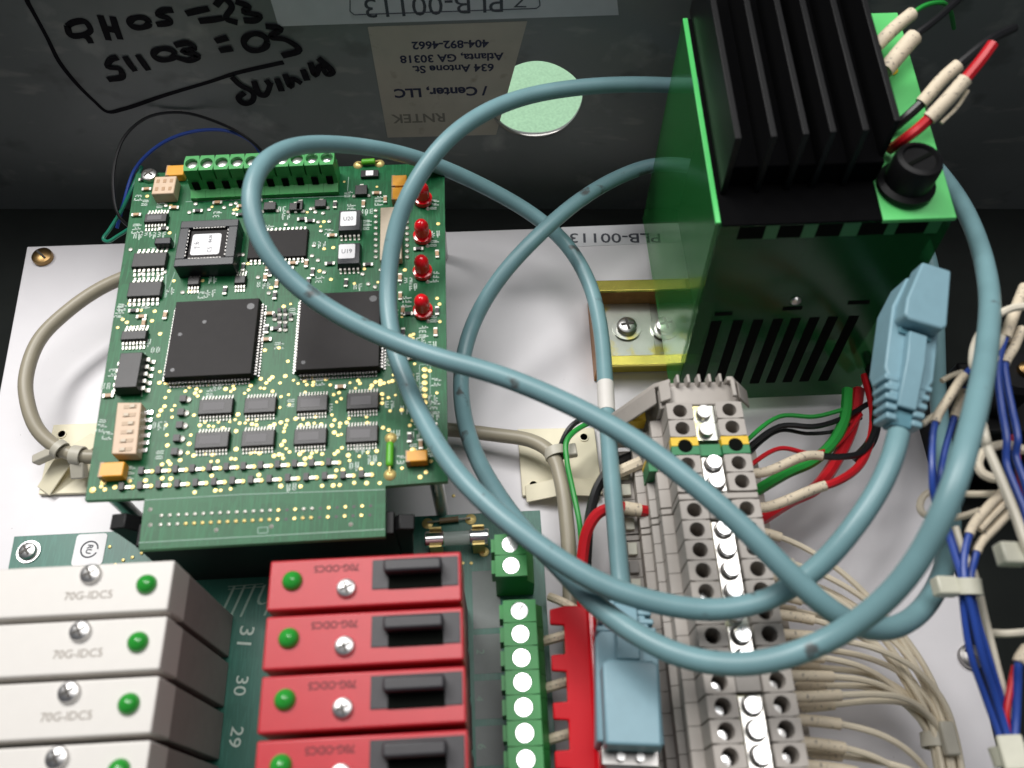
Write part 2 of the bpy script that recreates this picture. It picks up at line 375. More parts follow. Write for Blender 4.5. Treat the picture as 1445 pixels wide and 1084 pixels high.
def wall_label(name, label, cat, corners, m):
    P = [WY(u, v, YW - .004) for u, v in corners]; c = sum(P, Vector()) / 4
    t = thing(name, label, cat, c)
    MB().extr(P, (0, -.012, 0)).build("sticker", m, t, origin=c)
    return t, c
t, c0 = wall_label("number_label", "long white strip label printed upside down with a boxed number", "label", [(393, 37), (873, 21), (866, -45), (372, -34)], "white_label")
Y2 = YW - .02
text("PLB-00113", WY(612, 8, Y2), WY(520, 12, Y2) - WY(700, 4, Y2), (.0, 0, -1), (WY(704, 8, Y2) - WY(508, 8, Y2)).length, "grey_print", t, origin=c0, sy=.95)
text("Z", WY(734, 3, Y2), (-1, 0, 0), (0, 0, -1), .42, "grey_print", t, origin=c0, sy=.8)
fr = MB()
ring = [WY(u, v, Y2) for u, v in [(500, 21), (757, 12), (762, 8), (760, -14), (754, -18), (500, -9), (494, -4), (494, 16), (500, 21)]]
fr.tube(ring, .018, 6).build("printed_frame", "grey_print", t, origin=c0)
t, c0 = wall_label("address_label", "cream paper address sticker pasted upside down beside the round hole", "label", [(547, 194), (700, 190), (744, 30), (519, 38)], "cream_label")
# the sticker's lower right corner reaches under the hole's edge only as far as the metal goes
for s_, u0, u1, v, m_, bo in [("404-892-4662", 581, 690, 63, "navy_print", .03), ("Atlanta, GA 30318", 564, 711, 81, "navy_print", .03), ("634 Antone St.", 582, 697, 97, "navy_print", .03), ("/ Center, LLC", 556, 688, 129, "navy_print", .035), ("RNTEK", 552, 628, 167, "faint_print", .02)]:
    text(s_, WY((u0 + u1) / 2, v, Y2), WY(u0, v + .03 * (u1 - u0) * .5, Y2) - WY(u1, v - .03 * (u1 - u0) * .5, Y2), (0, 0, -1), (WY(u1, v, Y2) - WY(u0, v, Y2)).length, m_, t, bold=bo, origin=c0, sy=.92)

# mounting plate
PL = [W(u, v, 0) for u, v in [(38, 348), (1229, 306), (1470, 1320), (-146, 1320)]]
c0 = W(700, 700, 0)
t = thing("mounting_plate", "flat white painted mounting plate with fine dark specks on the enclosure floor", "mounting plate", c0)
MB().extr(PL, (0, 0, -.15)).build("plate", "plate_paint", t, .04, origin=c0)
for u, v in [(120, 500), (1200, 640), (700, 900)]:
    p = W(u, v, -.15); MB().cyl((p.x, p.y, -1.2), .3, 1.05, 12).build("standoff", "dark_steel", t, origin=c0)
for nm, lb, u, v, rr, m_ in [("plate_screw", "brass slotted screw at the upper left corner of the white plate", 62, 365, .36, "brass"), ("plate_screw", "steel screw on the white plate beside the blue wire bundle", 1368, 928, .34, "dark_steel")]:
    p = W(u, v, 0); t = thing(nm, lb, "screw", p, 0, "screws fixing the white plate")
    MB().lathe([(rr * 1.0, 0), (rr * 1.05, .1), (rr, .2), (rr * .6, .27), (0, .28)], 24).build("head", m_, t)
    MB().box((0, 0, .275), (rr * 1.5, .08, .03), -.7).build("drive_slot", "slot_gap_dark", t)
P = [W(u, v, .004) for u, v in [(792, 321), (1000, 313), (1004, 340), (800, 349)]]; c0 = sum(P, Vector()) / 4
t = thing("plate_label", "cream strip label with upside down number on the plate's far edge", "label", c0)
MB().extr(P, (0, 0, .01)).build("sticker", "white_label", t, origin=c0)
text("PLB-00113", W(868, 336, .02), (-1, .0, 0), (0, -1, 0), 3.4, "grey_print", t, origin=c0, sy=.8, bold=.01)

# ------------------------------------------------------------------ rack board (lower, dark green)
ZR = 1.3
class Fr:
    """local frame of a thing: pixel on plane z -> local coordinates"""
    def __init__(s, o, a): s.o = Vector(o); s.a = a; s.i = rotz(-a)
    def l(s, u, v, z): return s.i @ (W(u, v, z) - s.o)
    def rect(s, u0, v0, u1, v1, z):
        c = s.l((u0 + u1) / 2, (v0 + v1) / 2, z); uc, vc = (u0 + u1) / 2, (v0 + v1) / 2
        return c, (s.l(u1, vc, z) - s.l(u0, vc, z)).length, (s.l(uc, v0, z) - s.l(uc, v1, z)).length
AR = math.atan2((W(652, 778, 6.1) - W(379, 792, 6.1)).y, (W(652, 778, 6.1) - W(379, 792, 6.1)).x)
c0 = W(400, 760, ZR); RF = Fr(c0, AR)
rack = thing("relay_rack_board", "dark green lower circuit board carrying the red and white relay modules", "circuit board", c0, AR)
PR = [RF.l(u, v, ZR) for u, v in [(20, 757), (762, 720), (768, 800), (800, 1300), (-60, 1300), (8, 820)]]
MB().extr(PR, (0, 0, -.16)).build("board", "rack_green", rack, .012)
for u, v in [(60, 900), (700, 1000), (700, 740)]:
    p = RF.l(u, v, 0); MB().cyl((p.x, p.y, 0 - ZR), .25, ZR - .17, 10).build("standoff", "steel", rack)
p = RF.l(41, 779, ZR); MB().lathe([(.34, 0), (.34, .04)], 18, p).build("washer", "steel", rack); screw(rack, (p.x, p.y, .04), .26, .16)
# sticker with a round mark
c, w, h = RF.rect(105, 754, 148, 797, ZR)
def rrect(cx, cy, w, h, r, n=5):
    out = []
    for sx, sy, a0 in [(1, 1, 0), (-1, 1, 90), (-1, -1, 180), (1, -1, 270)]:
        for k in range(n + 1):
            a = R(a0 + 90 * k / n); out.append((cx + sx * (w / 2 - r) + r * math.cos(a), cy + sy * (h / 2 - r) + r * math.sin(a)))
    return out
st = MB().prism(rrect(c.x, c.y, w, h, .1), .004, .016).build("inspection_sticker", "paper_white", rack)
ringp = [Vector((c.x + .24 * math.cos(2 * math.pi * i / 28), c.y + .24 * math.sin(2 * math.pi * i / 28), .018)) for i in range(27)]
MB().tube(ringp, .022, 6).build("mark_ring", "grey_print", st)
text("RU", (c.x, c.y, .02), (-.15, -1, 0), (1, -.15, 0), .27, "grey_print", st, bold=.03)
# printed grey fields, green lines and channel digits
for i, (v0, v1) in enumerate([(805, 886), (895, 950), (960, 1014), (1024, 1080), (1090, 1160)]):
    c, w, h = RF.rect(667 + i * 1.5, v0, 706 + i * 2, v1, ZR)
    MB().box((c.x, c.y, .005), (w, h, .006)).build("printed_field", "grey_field", rack)
for s_, u, v in [("2", 678, 920), ("4", 677, 986), ("6", 680, 1054)]:
    p = RF.l(u, v, ZR); text(s_, (p.x, p.y, .012), (-.1, -1, 0), (1, -.1, 0), .13, "silk_pale", rack)
for s_, u, v in [("31", 347, 897), ("30", 340, 968), ("29", 333, 1040)]:
    p = RF.l(u, v, ZR); text(s_, (p.x, p.y, .007), (-.12, -1, 0), (1, -.12, 0), .50, "silk", rack, bold=.004, sy=.85)
p = RF.l(352, 848, ZR)
text("hlll", (p.x, p.y, .007), (-1, 0, 0), (-.35, -1, 0), 1.3, "silk_pale", rack, bold=-.018, sy=1.1)
b = MB()
for (u0, v0, u1, v1) in [(322, 828, 372, 824), (322, 832, 372, 828), (300, 812, 376, 806)]:
    a, e = RF.l(u0, v0, ZR), RF.l(u1, v1, ZR); b.tube([Vector((a.x, a.y, .006)), Vector((e.x, e.y, .006))], .012, 4)
stuff(b.build("printed_lines", "silk_pale", rack))
b = MB()
for i in range(9):
    p = RF.l(345 + 6.4 * i, 797.5 - .3 * i, ZR); b.disc((p.x, p.y, .006), .05, 8)
for u, v in [(653, 795), (665, 795), (155, 772), (163, 797), (174, 791), (187, 787), (200, 781), (640, 700)]:
    p = RF.l(u, v, ZR); b.lathe([(.055, 0), (.045, .03), (0, .04)], 8, (p.x, p.y, .002))
stuff(b.build("solder_points", "pad_gold", rack))
c, w, h = RF.rect(265, 797, 326, 811, ZR + .35); MB().box((c.x, c.y, .18), (w, h * .8, .35)).build("pin_header", "chip_black", rack, .015)
# edge connector with ejector latches, under the upper board's tongue
ZP = 4.5
a, e = RF.l(190, 772, ZP - .2), RF.l(556, 753, ZP - .2); cx, cy = (a.x + e.x) / 2, (a.y + e.y) / 2
con = MB().box((cx, cy + .32, (ZP - ZR) / 2 - .1), ((e - a).length, .62, ZP - ZR - .22)).build("edge_connector", "black_plastic", rack, .03)
for sgn, (u, v) in ((-1, (184, 738)), (1, (562, 740))):
    p = RF.l(u, v, ZP - .4); z = ZP - ZR - .35
    pr = [(p.x - .32 * sgn, 0), (p.x + .12 * sgn, 0), (p.x + .36 * sgn, z - .3), (p.x + .44 * sgn, z + .12), (p.x + .05 * sgn, z + .18), (p.x - .3 * sgn, z - .2)]
    MB().extr([(x, p.y - .22, zz) for x, zz in pr], (0, .42, 0)).build("ejector_latch", "black_plastic", con, .03)
# fuse in its clips, resistor beside it
pa, pb = RF.l(600, 762, ZR + .55), RF.l(690, 757, ZR + .55); ax = (pb - pa).normalized(); z = .55
pa.z = pb.z = z
fz = MB().tube([pa + ax * .3, pb - ax * .3], .20, 14).build("fuse", "glass_tube", rack)
for s0, s1 in ((pa, pa + ax * .55), (pb - ax * .55, pb)): MB().tube([s0, s1], .235, 14).build("fuse_cap", "bright_steel", fz, .03)
for q_ in (pa + ax * .30, pb - ax * .30):
    k = MB(); nv = Vector((-ax.y, ax.x, 0))
    for sg in (-1, 1):
        k.box((q_.x + nv.x * .27 * sg, q_.y + nv.y * .27 * sg, .38), (.34, .05, .74), math.atan2(ax.y, ax.x))
    k.box((q_.x, q_.y, .05), (.34, .5, .06), math.atan2(ax.y, ax.x))
    k.build("fuse_clip", "pad_gold", rack)
pa, pb = RF.l(603, 737, ZR + .12), RF.l(664, 731, ZR + .12); pa.z = pb.z = .12; ax = (pb - pa)
rs = MB().tube([pa + ax * .28, pa + ax * .33, pa + ax * .67, pa + ax * .72], lambda t: .085 if .2 < t < .8 else .1, 10).build("resistor", "res_body", rack)
MB().tube([pa, pb], .028, 6).build("lead", "solder", rs)
k = MB()
for q_ in (pa, pb): k.lathe([(.17, 0), (.16, .02), (.05, .06)], 14, (q_.x, q_.y, .003))
p = RF.l(683, 779, ZR); k.lathe([(.15, 0), (.14, .02), (.05, .05)], 14, (p.x, p.y, .003))
stuff(k.build("solder_pads", "pad_gold", rs))

# ------------------------------------------------------------------ relay modules
ZM = 6.1
def red_module(loc, first_px=None):
    t = thing("relay_module", "", "relay module", loc, AR, "red output relay modules on the rack board")
    L = lambda u, v, z=ZM: rotz(-AR) @ (W(u, v, z) - M1)
    w, d = RW, RD
    MB().box((0, 0, (ZM - 1.5 - .0) - loc[2] + .75), (w, d, 1.5)).build("housing", "relay_red", t, .05, seg=3)
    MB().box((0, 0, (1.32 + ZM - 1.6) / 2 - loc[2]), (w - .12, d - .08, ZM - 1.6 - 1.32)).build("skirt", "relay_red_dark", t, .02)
    zt = ZM - loc[2]
    p = L(412.5, 820); l_ = MB().lathe([(.235, 0), (.235, .03), (.2, .12), (.12, .19), (0, .215)], 18, (p.x, p.y, zt - .01)).build("indicator_led", "led_green", t)
    p = L(489, 831); screw(t, (p.x, p.y, zt), .225, .13, rz=.35)
    p = L(475, 802); text("70G-ODC5", (p.x, p.y, zt + .006), (-1, 0, 0), (0, -1, 0), 1.02, "red_print", t, bold=.02, sy=1.05)
    a, e = L(526, 788), L(647, 829); fx, fy = (a.x + e.x) / 2, (a.y + e.y) / 2; fw, fd = abs(e.x - a.x), .68
    fh = MB().box((fx, fy, zt + .012), (fw, fd, .03)).build("fuse_bay", "plug_black", t, .01)
    MB().box((fx, fy - .06, zt + .032), (fw * .62, fd * .86, .012)).build("bay_well", "hole_dark", fh)
    a, e = L(541, 800, ZM + .35), L(623, 796, ZM + .35)
    MB().box(((a.x + e.x) / 2, (a.y + e.y) / 2 + .03, zt + .22), (abs(e.x - a.x), .30, .36)).build("fuse_plug", "plug_black", fh, .06, seg=3)
    return t
TLr, TRr, BRr, BLr = [W(u, v, ZM) for u, v in [(379, 792), (650, 778), (652, 853), (379, 857)]]
M1 = (TLr + TRr + BRr + BLr) / 4
M3 = sum([W(u, v, ZM) for u, v in [(366, 965), (656, 941), (660, 1012), (364, 1032)]], Vector()) / 4
RW = ((TRr - TLr).length + (BRr - BLr).length) / 2; RD = ((TLr - BLr).length + (TRr - BRr).length) / 2
step = (M3 - M1) / 2
red0 = red_module(M1)
lab = ["red relay module with green indicator, next to the glass fuse, farthest in the red row",
       "second red relay module from the glass fuse, beside the printed number 31",
       "third red relay module from the glass fuse, beside the printed number 30",
       "red relay module cut by the bottom edge, beside the printed number 29"]
for i in range(4):
    r_ = red0 if i == 0 else copy_tree(red0)
    r_.location = M1 + step * i; r_["label"] = lab[i]
def white_module(loc):
    t = thing("relay_module", "", "relay module", loc, AR, "white input relay modules on the rack board")
    L = lambda u, v, z=ZM: rotz(-AR) @ (W(u, v, z) - WM1)
    zt = ZM - loc[2]
    MB().box((0, 0, zt - .55), (RW, RD, 1.1)).build("housing", "relay_white", t, .05, seg=3)
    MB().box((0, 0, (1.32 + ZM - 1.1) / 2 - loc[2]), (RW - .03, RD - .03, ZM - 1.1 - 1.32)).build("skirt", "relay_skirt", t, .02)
    p = L(207, 825); MB().lathe([(.235, 0), (.235, .03), (.2, .12), (.12, .19), (0, .215)], 18, (p.x, p.y, zt - .01)).build("indicator_led", "led_green", t)
    p = L(129, 811); screw(t, (p.x, p.y, zt), .235, .15, rz=.5)
    p = L(125, 840); text("70G-IDC5", (p.x, p.y, zt + .006), (1, 0, 0), (0, 1, 0), 1.06, "relay_print", t, bold=.0, sy=1.0)
    return t
WTR, WBR = W(246, 794, ZM), W(237, 857, ZM)
WM1 = (WTR + WBR) / 2 + rotz(AR) @ Vector((-RW / 2, 0, 0))
wr = [(246, 794), (237, 872), (224, 958), (214, 1049)]
wstep = (W(224, 958, ZM) - WTR) / 2
wh0 = white_module(WM1)
lab = ["white relay module at the far end, just below the round marked sticker", "second white relay module from the round marked sticker, number 31 at its foot",
       "third white relay module from the round marked sticker, number 30 at its foot", "white relay module cut by the bottom edge of the row"]
for i in range(4):
    r_ = wh0 if i == 0 else copy_tree(wh0)
    r_.location = WM1 + wstep * i; r_["label"] = lab[i]

# ------------------------------------------------------------------ green screw strip and red comb cover
ZS = 3.1
pts = [(733, 862), (735, 894), (736, 929), (736, 964), (738, 999), (740, 1036), (742, 1072)]
A0, A6 = W(*pts[0], ZS), W(*pts[6], ZS); sd = (A6 - A0) / 6; AS = math.atan2(sd.y, sd.x) + math.pi / 2
sp = sd.length
def strip(name, label, loc, n, gap0=0):
    t = thing(name, label, "terminal strip", loc, AS)
    for i in range(n):
        y = -sp * i; z1 = 0; zb = ZR + .01 - ZS
        b = MB().holed(0, y, .84, sp - .012, -.42, 0, .235, -.22)
        b.extr([(-.42, y - sp / 2 + .006, -.42), (-.42, y - sp / 2 + .006, zb), (.62, y - sp / 2 + .006, zb), (.62, y - sp / 2 + .006, -.75), (.42, y - sp / 2 + .006, -.42)], (0, sp - .012, 0))
        b.box((-.47, y + .04, -.55), (.1, sp * .62, .7))
        pole = b.build("terminal_pole", "term_green", t)
        s_ = MB().lathe([(.228, -.2), (.228, -.02), (.215, 0), (0, 0)], 20, (0, y, 0)).build("clamp_screw", "bright_steel", pole)
        MB().box((0, y, 0), (.36, .03, .01), random.uniform(0, 3)).build("drive_slot", "dark_steel", s_)
    return t
strip("screw_terminal_strip", "long green terminal strip with shiny screws beside the red comb cover", A0, 9)
p = W(720, 768, ZS)
t2 = strip("screw_terminal_strip", "short green screw terminal by the fuse, partly under the blue cable", p, 2); t2.location = p + Vector((-.0, .0, 0)) - sd.normalized() * -.0
# red comb
ZC = 3.35
pa = W(826, 872, ZC); pb = W(838, 1084, ZC); dv = (pb - pa).normalized(); AC = math.atan2(dv.y, dv.x) + math.pi / 2
comb = thing("comb_cover", "glossy red plastic comb shaped cover with notches beside the green screw strip", "cover", pa, AC)
CF = Fr(pa, AC)
b = MB()
tl = [(870, 773, 795), (935, 778, 799), (1003, 784, 803), (1072, 789, 807), (1140, 795, 811)]
poly = []
top = CF.l(830, 862, ZC); x_bar = CF.l(797, 900, ZC).x
tooth = CF.l(776, 870, ZC).x
ys = [CF.l(800, v, ZC).y for v, _, _ in tl]
poly = [(.10, ys[0] + .28), (.10, ys[-1] - .4)]
for y in ys[::-1]:
    poly += [(x_bar, y - .21), (tooth, y - .19), (tooth, y + .19), (x_bar, y + .21)]
poly += [(tooth * .6, ys[0] + .26)] if False else []
poly[-1] = (x_bar + .05, ys[0] + .28)
b.prism(poly, -.16, 0)
b.build("comb", "comb_red", comb, .04, seg=3)
MB().box((.17, (ys[0] + ys[-1]) / 2 - .06, -1.1), (.15, ys[0] - ys[-1] + .66, 1.9)).build("flange", "comb_red", comb, .04)
MB().tube([Vector((.15, ys[0] + .28, -.03)), Vector((.15, (ys[0] + ys[-1]) / 2, -.03)), Vector((.15, ys[-1] - .4, -.03))], .13, 20).build("rounded_edge", "comb_gloss", comb)

# ------------------------------------------------------------------ upper control board
pc = [(192, 245), (627, 230), (632, 679), (545, 685.6), (204, 703), (120, 706)]
bl, br = W(120, 706, ZP), W(632, 679, ZP); AP = math.atan2((br - bl).y, (br - bl).x)
c0 = W(390, 480, ZP); PF = Fr(c0, AP)
pcb = thing("control_board", "green circuit board packed with black chips and four red LEDs", "circuit board", c0, AP)
out = [(192, 245), (627, 230), (632, 679), (544, 685.6), (543.5, 757), (195.5, 776), (204, 703), (120, 706)]
MB().extr([PF.l(u, v, ZP) for u, v in out], (0, 0, -.16)).build("board", "pcb_green", pcb, 0)
ed = MB()
L3 = [PF.l(u, v, ZP) for u, v in out]
for i, j in ((2, 3), (4, 5), (6, 7), (7, 0)):
    a, e = L3[i], L3[j]; nn = Vector((e.y - a.y, a.x - e.x, 0)).normalized() * .004; nn = -nn if nn.dot(a) < 0 else nn
    ed.add([a + nn, e + nn, e + nn + Vector((0, 0, -.16)), a + nn + Vector((0, 0, -.16))], [(0, 1, 2, 3)])
ed.build("board_edge", "pcb_edge", pcb, normals=False)
for u, v in [(150, 690), (612, 660), (612, 246)]:
    p = PF.l(u, v, ZP - .16); MB().cyl((p.x, p.y, -ZP), .2, ZP - .165, 10).build("standoff", "steel", pcb)
p = PF.l(212, 250, ZP); screw(pcb, (p.x, p.y, 0), .27, .2, rz=.9)
taken = []
def keep(u0, v0, u1, v1): taken.append((u0 - 4, v0 - 3, u1 + 4, v1 + 4))
def pins(par, cx, cy, w, h, z0, n, sides, m="solder", lw=.45, reach=.16):
    b = MB()
    def leg(x, y, a, pw):
        M = Matrix.Translation((x, y, 0)) @ rotz(a)
        b.box((reach * .28, 0, z0 * .75), (reach * .56, pw, .035), 0, M); b.box((reach * .5, 0, z0 * .4), (.03, pw, z0 * .7), 0, M); b.box((reach * .85, 0, .02), (reach * .7, pw, .03), 0, M)
    for sd_, cnt in zip(sides, n):
        for i in range(cnt):
            t = (i + .5) / cnt - .5
            if sd_ in 'SN': leg(cx + t * w * .92, cy + (h / 2 if sd_ == 'N' else -h / 2), R(90 if sd_ == 'N' else -90), w / cnt * lw)
            else: leg(cx + (w / 2 if sd_ == 'E' else -w / 2), cy + t * h * .94, 0 if sd_ == 'E' else math.pi, h / cnt * lw)
    stuff(b.build("pins", m, par))
def chip(u0, v0, u1, v1, ht, n, sides, m="chip_black", name="chip", dots=True, prt=False, reach=.16, pm="solder", lw=.45):
    c, w, h = PF.rect(u0, v0, u1, v1, ZP + ht); keep(u0, v0, u1, v1 + ht * 25)
    k = MB().box((c.x, c.y, ht * .62), (w, h, ht * .76), top=1 - .06 / max(w, .4)).build(name, m, pcb, .012)
    if n: pins(k, c.x, c.y, w, h, ht * .5, n, sides, pm, lw, reach)
    if prt: MB().box((c.x - w * .05, c.y, ht + .002), (w * .6, h * .5, .006)).build("chip_marking", "chip_print", k)
    return k, c, w, h
for r in [(203, 301, 236, 313), (186, 356, 235, 376), (179.5, 397, 228, 418), (170, 466, 207, 479)]:
    chip(*r, .17, (7, 7), "SN", reach=.2, prt=(r[0] > 200))
for r in [(264, 389, 282, 402), (330, 388, 347, 400)]: chip(*r, .15, (4, 4), "SN", reach=.18)
k, c, w, h = chip(350, 324, 434, 363, .13, (13, 13), "SN", m="chip_grey", reach=.13)
for (u0, v0, u1, v1) in [(239, 421.5, 361, 529), (420, 410, 537, 519)]:
    k, c, w, h = chip(u0, v0, u1, v1, .34, (25, 25, 25, 25), "SNEW", m="chip_grey", name="processor_chip", reach=.10, pm="dark_steel", lw=.55)
    for dx, dy in [(.40, .38), (-.40, -.40)] + ([(-.38, .05), (-.12, .2)] if u0 < 300 else []): MB().disc((c.x + w * dx, c.y + h * dy, .346), .06 + .05 * (dx == .40), 14).build("index_dimple", "socket_black", k, normals=False)
for r in [(279, 562.5, 329, 584), (343.5, 560, 390, 582.5), (417.5, 557, 463, 580), (488, 553, 535, 577), (274, 609, 323.5, 632), (339.5, 606.6, 388, 629.4), (413.5, 604, 461.6, 626.7), (487, 600, 534, 624)]:
    chip(*r, .16, (10, 10), "SN", prt=True, reach=.13, pm="pin_metal", lw=.40)
k, c, w, h = chip(164, 495.6, 198, 548, .42, (5, 5), "EW", name="optocoupler", reach=.16)
# socketed chip with paper label
c, w, h = PF.rect(251, 311, 333, 374, ZP + .55); keep(248, 308, 336, 388)
k = MB()
for x, y, sx, sy in [(0, h / 2 - .14, w, .28), (0, -h / 2 + .14, w, .28), (-w / 2 + .14, 0, .28, h - .56), (w / 2 - .14, 0, .28, h - .56)]:
    k.box((c.x + x, c.y + y, .29), (sx, sy, .56))
so = k.build("chip_socket", "socket_black", pcb, .02)
b = MB()
for i in range(11):
    x = c.x - w / 2 + .42 + i * (w - .84) / 10
    b.box((x, c.y + h / 2 - .27, .50), (.06, .06, .12)); b.box((x, c.y - h / 2 + .27, .50), (.06, .06, .12))
for i in range(8):
    y = c.y - h / 2 + .4 + i * (h - .8) / 7
    b.box((c.x + w / 2 - .27, y, .50), (.06, .06, .12)); b.box((c.x - w / 2 + .27, y, .50), (.06, .06, .12))
stuff(b.build("contact_fingers", "dark_steel", so))
sc = MB().box((c.x, c.y, .25), (w - .62, h - .62, .44)).build("socketed_chip", "chip_grey", pcb, .02)
pl = MB().prism(rrect(c.x - .05, c.y - .0, .86, .80, .08), .472, .484).build("paper_label", "paper_white", sc)
text("7.6", (c.x - .32, c.y - .03, .488), (-.3, 1, 0), (-1, -.3, 0), .26, "grey_print", sc, name="lettering"); text("B4.20", (c.x + .06, c.y + .2, .488), (0, 1, 0), (-1, 0, 0), .28, "grey_print", sc, bold=.02)
text("C5", (c.x + .08, c.y - .22, .488), (0, 1, 0), (-1, 0, 0), .2, "grey_print", sc)
for (u0, v0, u1, v1), (a0, b0, a1, b1) in [((477, 295.5, 509.7, 326), (480.6, 299, 502.7, 319)), ((475.6, 342, 508.8, 373), (478, 345, 501, 365))]:
    k, c, w, h = chip(u0, v0, u1, v1, .30, (5, 5), "SN", name="socketed_chip", reach=.12, m="socket_black")
    c2, w2, h2 = PF.rect(a0, b0, a1, b1, ZP + .30)
    MB().prism(rrect(c2.x, c2.y, w2, h2, .05), .302, .314).build("paper_label", "paper_white", k)
    text("U20" if v0 < 320 else "U19", (c2.x, c2.y, .318), (1, 0, 0), (0, 1, 0), w2 * .62, "grey_print", k, sy=1.2)
def lump(name, m, u0, v0, u1, v1, ht, bev=.03, **kw):
    c, w, h = PF.rect(u0, v0, u1, v1, ZP + ht); keep(u0, v0, u1, v1 + ht * 25)
    return MB().box((c.x, c.y, ht / 2 + .002), (w, h, ht)).build(name, m, pcb, bev), c, w, h
k, c, w, h = lump("resistor_pack", "dip_beige", 216, 249, 247, 273, .42)
b = MB()
for i in (-1, 0, 1):
    for j in (-.5, .5): b.box((c.x + i * w * .3, c.y + j * h * .45, .425), (w * .14, h * .2, .01))
b.build("index_dimple", "ceramic_tan", k)
for r, ht in [((234.6, 233, 259.5, 247), .3), ((552.8, 247, 574, 262), .3), ((552.8, 264, 573, 281), .3), ((140, 652, 174, 672), .32), ((572.7, 635, 603, 651), .32)]:
    k, c, w, h = lump("tantalum_capacitor", "tantalum", *r, ht)
    MB().box((c.x - w / 2 + .05, c.y, ht / 2), (.11, h * 1.005, ht * 1.01)).build("polarity_band", "ceramic_tan", k)
k, c, w, h = lump("coil", "socket_black", 218, 335, 241, 344, .25)
for r in [(501, 261, 518, 274), (444, 281.5, 460, 291), (418, 283, 427, 296), (372, 285, 389, 295.5), (408, 286, 424, 296), (348, 286, 356, 297)]:
    k, c, w, h = lump("transistor", "chip_black", *r, .14, .015)
    b = MB(); [b.lathe([(.07, 0), (.06, .05), (0, .09)], 8, (c.x + sx * w * .62, c.y - h * .45, .0)) for sx in (-1, 1)]; b.box((c.x, c.y + h * .6, .03), (.12, .14, .05))
    stuff(b.build("pins", "solder", k))
# DIP switch
Ld = [PF.l(u, v, ZP + .42) for u, v in [(165.6, 568), (199.7, 568), (192, 640.5), (157, 640.5)]]; keep(150, 565, 215, 655)
k = MB().extr([(p.x, p.y, .02) for p in Ld], (0, 0, .40)).build("dip_switch", "dip_beige", pcb, .025)
for i in range(6):
    f = (i + .5) / 6; p = Ld[0].lerp(Ld[3], f).lerp(Ld[1].lerp(Ld[2], f), .55)
    s_ = MB().box((p.x, p.y, .422), (.34, .11, .02), .02).build("switch_slot", "dip_slot", k); MB().box((p.x + (.07 if i in (0, 2, 3) else -.07), p.y, .435), (.13, .09, .05)).build("slider", "cream_plastic", s_)
b = MB()
for u, v in [(212, 583.5), (210.5, 594), (209, 604.5), (207.5, 615.5), (206, 626), (204, 636.5)]:
    p = PF.l(u, v, ZP); b.box((p.x, p.y, .03), (.17, .11, .05)); b.box((p.x - .15, p.y, .12), (.14, .09, .04))
stuff(b.build("pins", "bright_steel", k))
# long cream resistor network
Ls = [PF.l(u, v, ZP + .25) for u, v in [(537, 294), (566, 292), (567, 366), (536, 368)]]; keep(524, 290, 582, 374)
k = MB().extr([(p.x, p.y, .02) for p in Ls], (0, 0, .26)).build("resistor_network", "cream_plastic", pcb, .02)
b = MB()
for i in range(9):
    f = (i + .5) / 9
    for u, s_ in ((530.5, -1), (574.5, 1)):
        p = PF.l(u, 294 + 74 * f, ZP); b.lathe([(.075, 0), (.06, .05), (0, .08)], 8, (p.x, p.y, 0))
stuff(b.build("pins", "solder", k))
# LEDs
led0 = None
for u, v in [(597.6, 288), (597, 340), (597, 390), (597.5, 445)]:
    p = PF.l(u, v - 3, ZP); keep(582, v - 30, 612, v + 8)
    k = MB().lathe([(.29, .06), (.29, .2), (.22, .215)], 20, (p.x, p.y, 0)).build("led", "led_red", pcb)
    MB().lathe([(.22, .2), (.22, .58), (.20, .68), (.15, .76), (.08, .81), (0, .825)], 20, (p.x, p.y, 0)).build("lens", "led_red", k)
    b = MB(); [b.lathe([(.07, 0), (.055, .03), (.02, .07)], 8, (p.x + .14, p.y + dy, .002)) for dy in (.0, .34, -.30)]; stuff(b.build("pins", "solder", k))
# axial parts
for (ua, va, ub, vb, m_, rr) in [(505, 230, 535, 228, "res_green", .10), (551, 616, 549.5, 668, "res_green", .10)]:
    a, e = PF.l(ua, va, ZP + .1), PF.l(ub, vb, ZP + .1); a.z = e.z = .12; keep(min(ua, ub) - 8, min(va, vb) - 5, max(ua, ub) + 8, max(va, vb) + 6)
    k = MB().tube([a.lerp(e, x) for x in (.18, .22, .3, .7, .78, .82)], lambda t: rr if .1 < t < .9 else rr * .7, 12).build("axial_resistor", m_, pcb)
    b = MB(); b.tube([a, e], .03, 6)
    for q_ in (a, e): b.lathe([(.165, 0), (.15, .03), (.05, .09)], 16, (q_.x, q_.y, .003))
    b.build("lead", "pad_gold", k)
k, c, w, h = lump("diode", "chip_black", 509, 240, 534, 249, .12, .01); MB().box((c.x, c.y, .125), (w * .42, h * .75, .02)).build("printed_band", "paper_white", k)
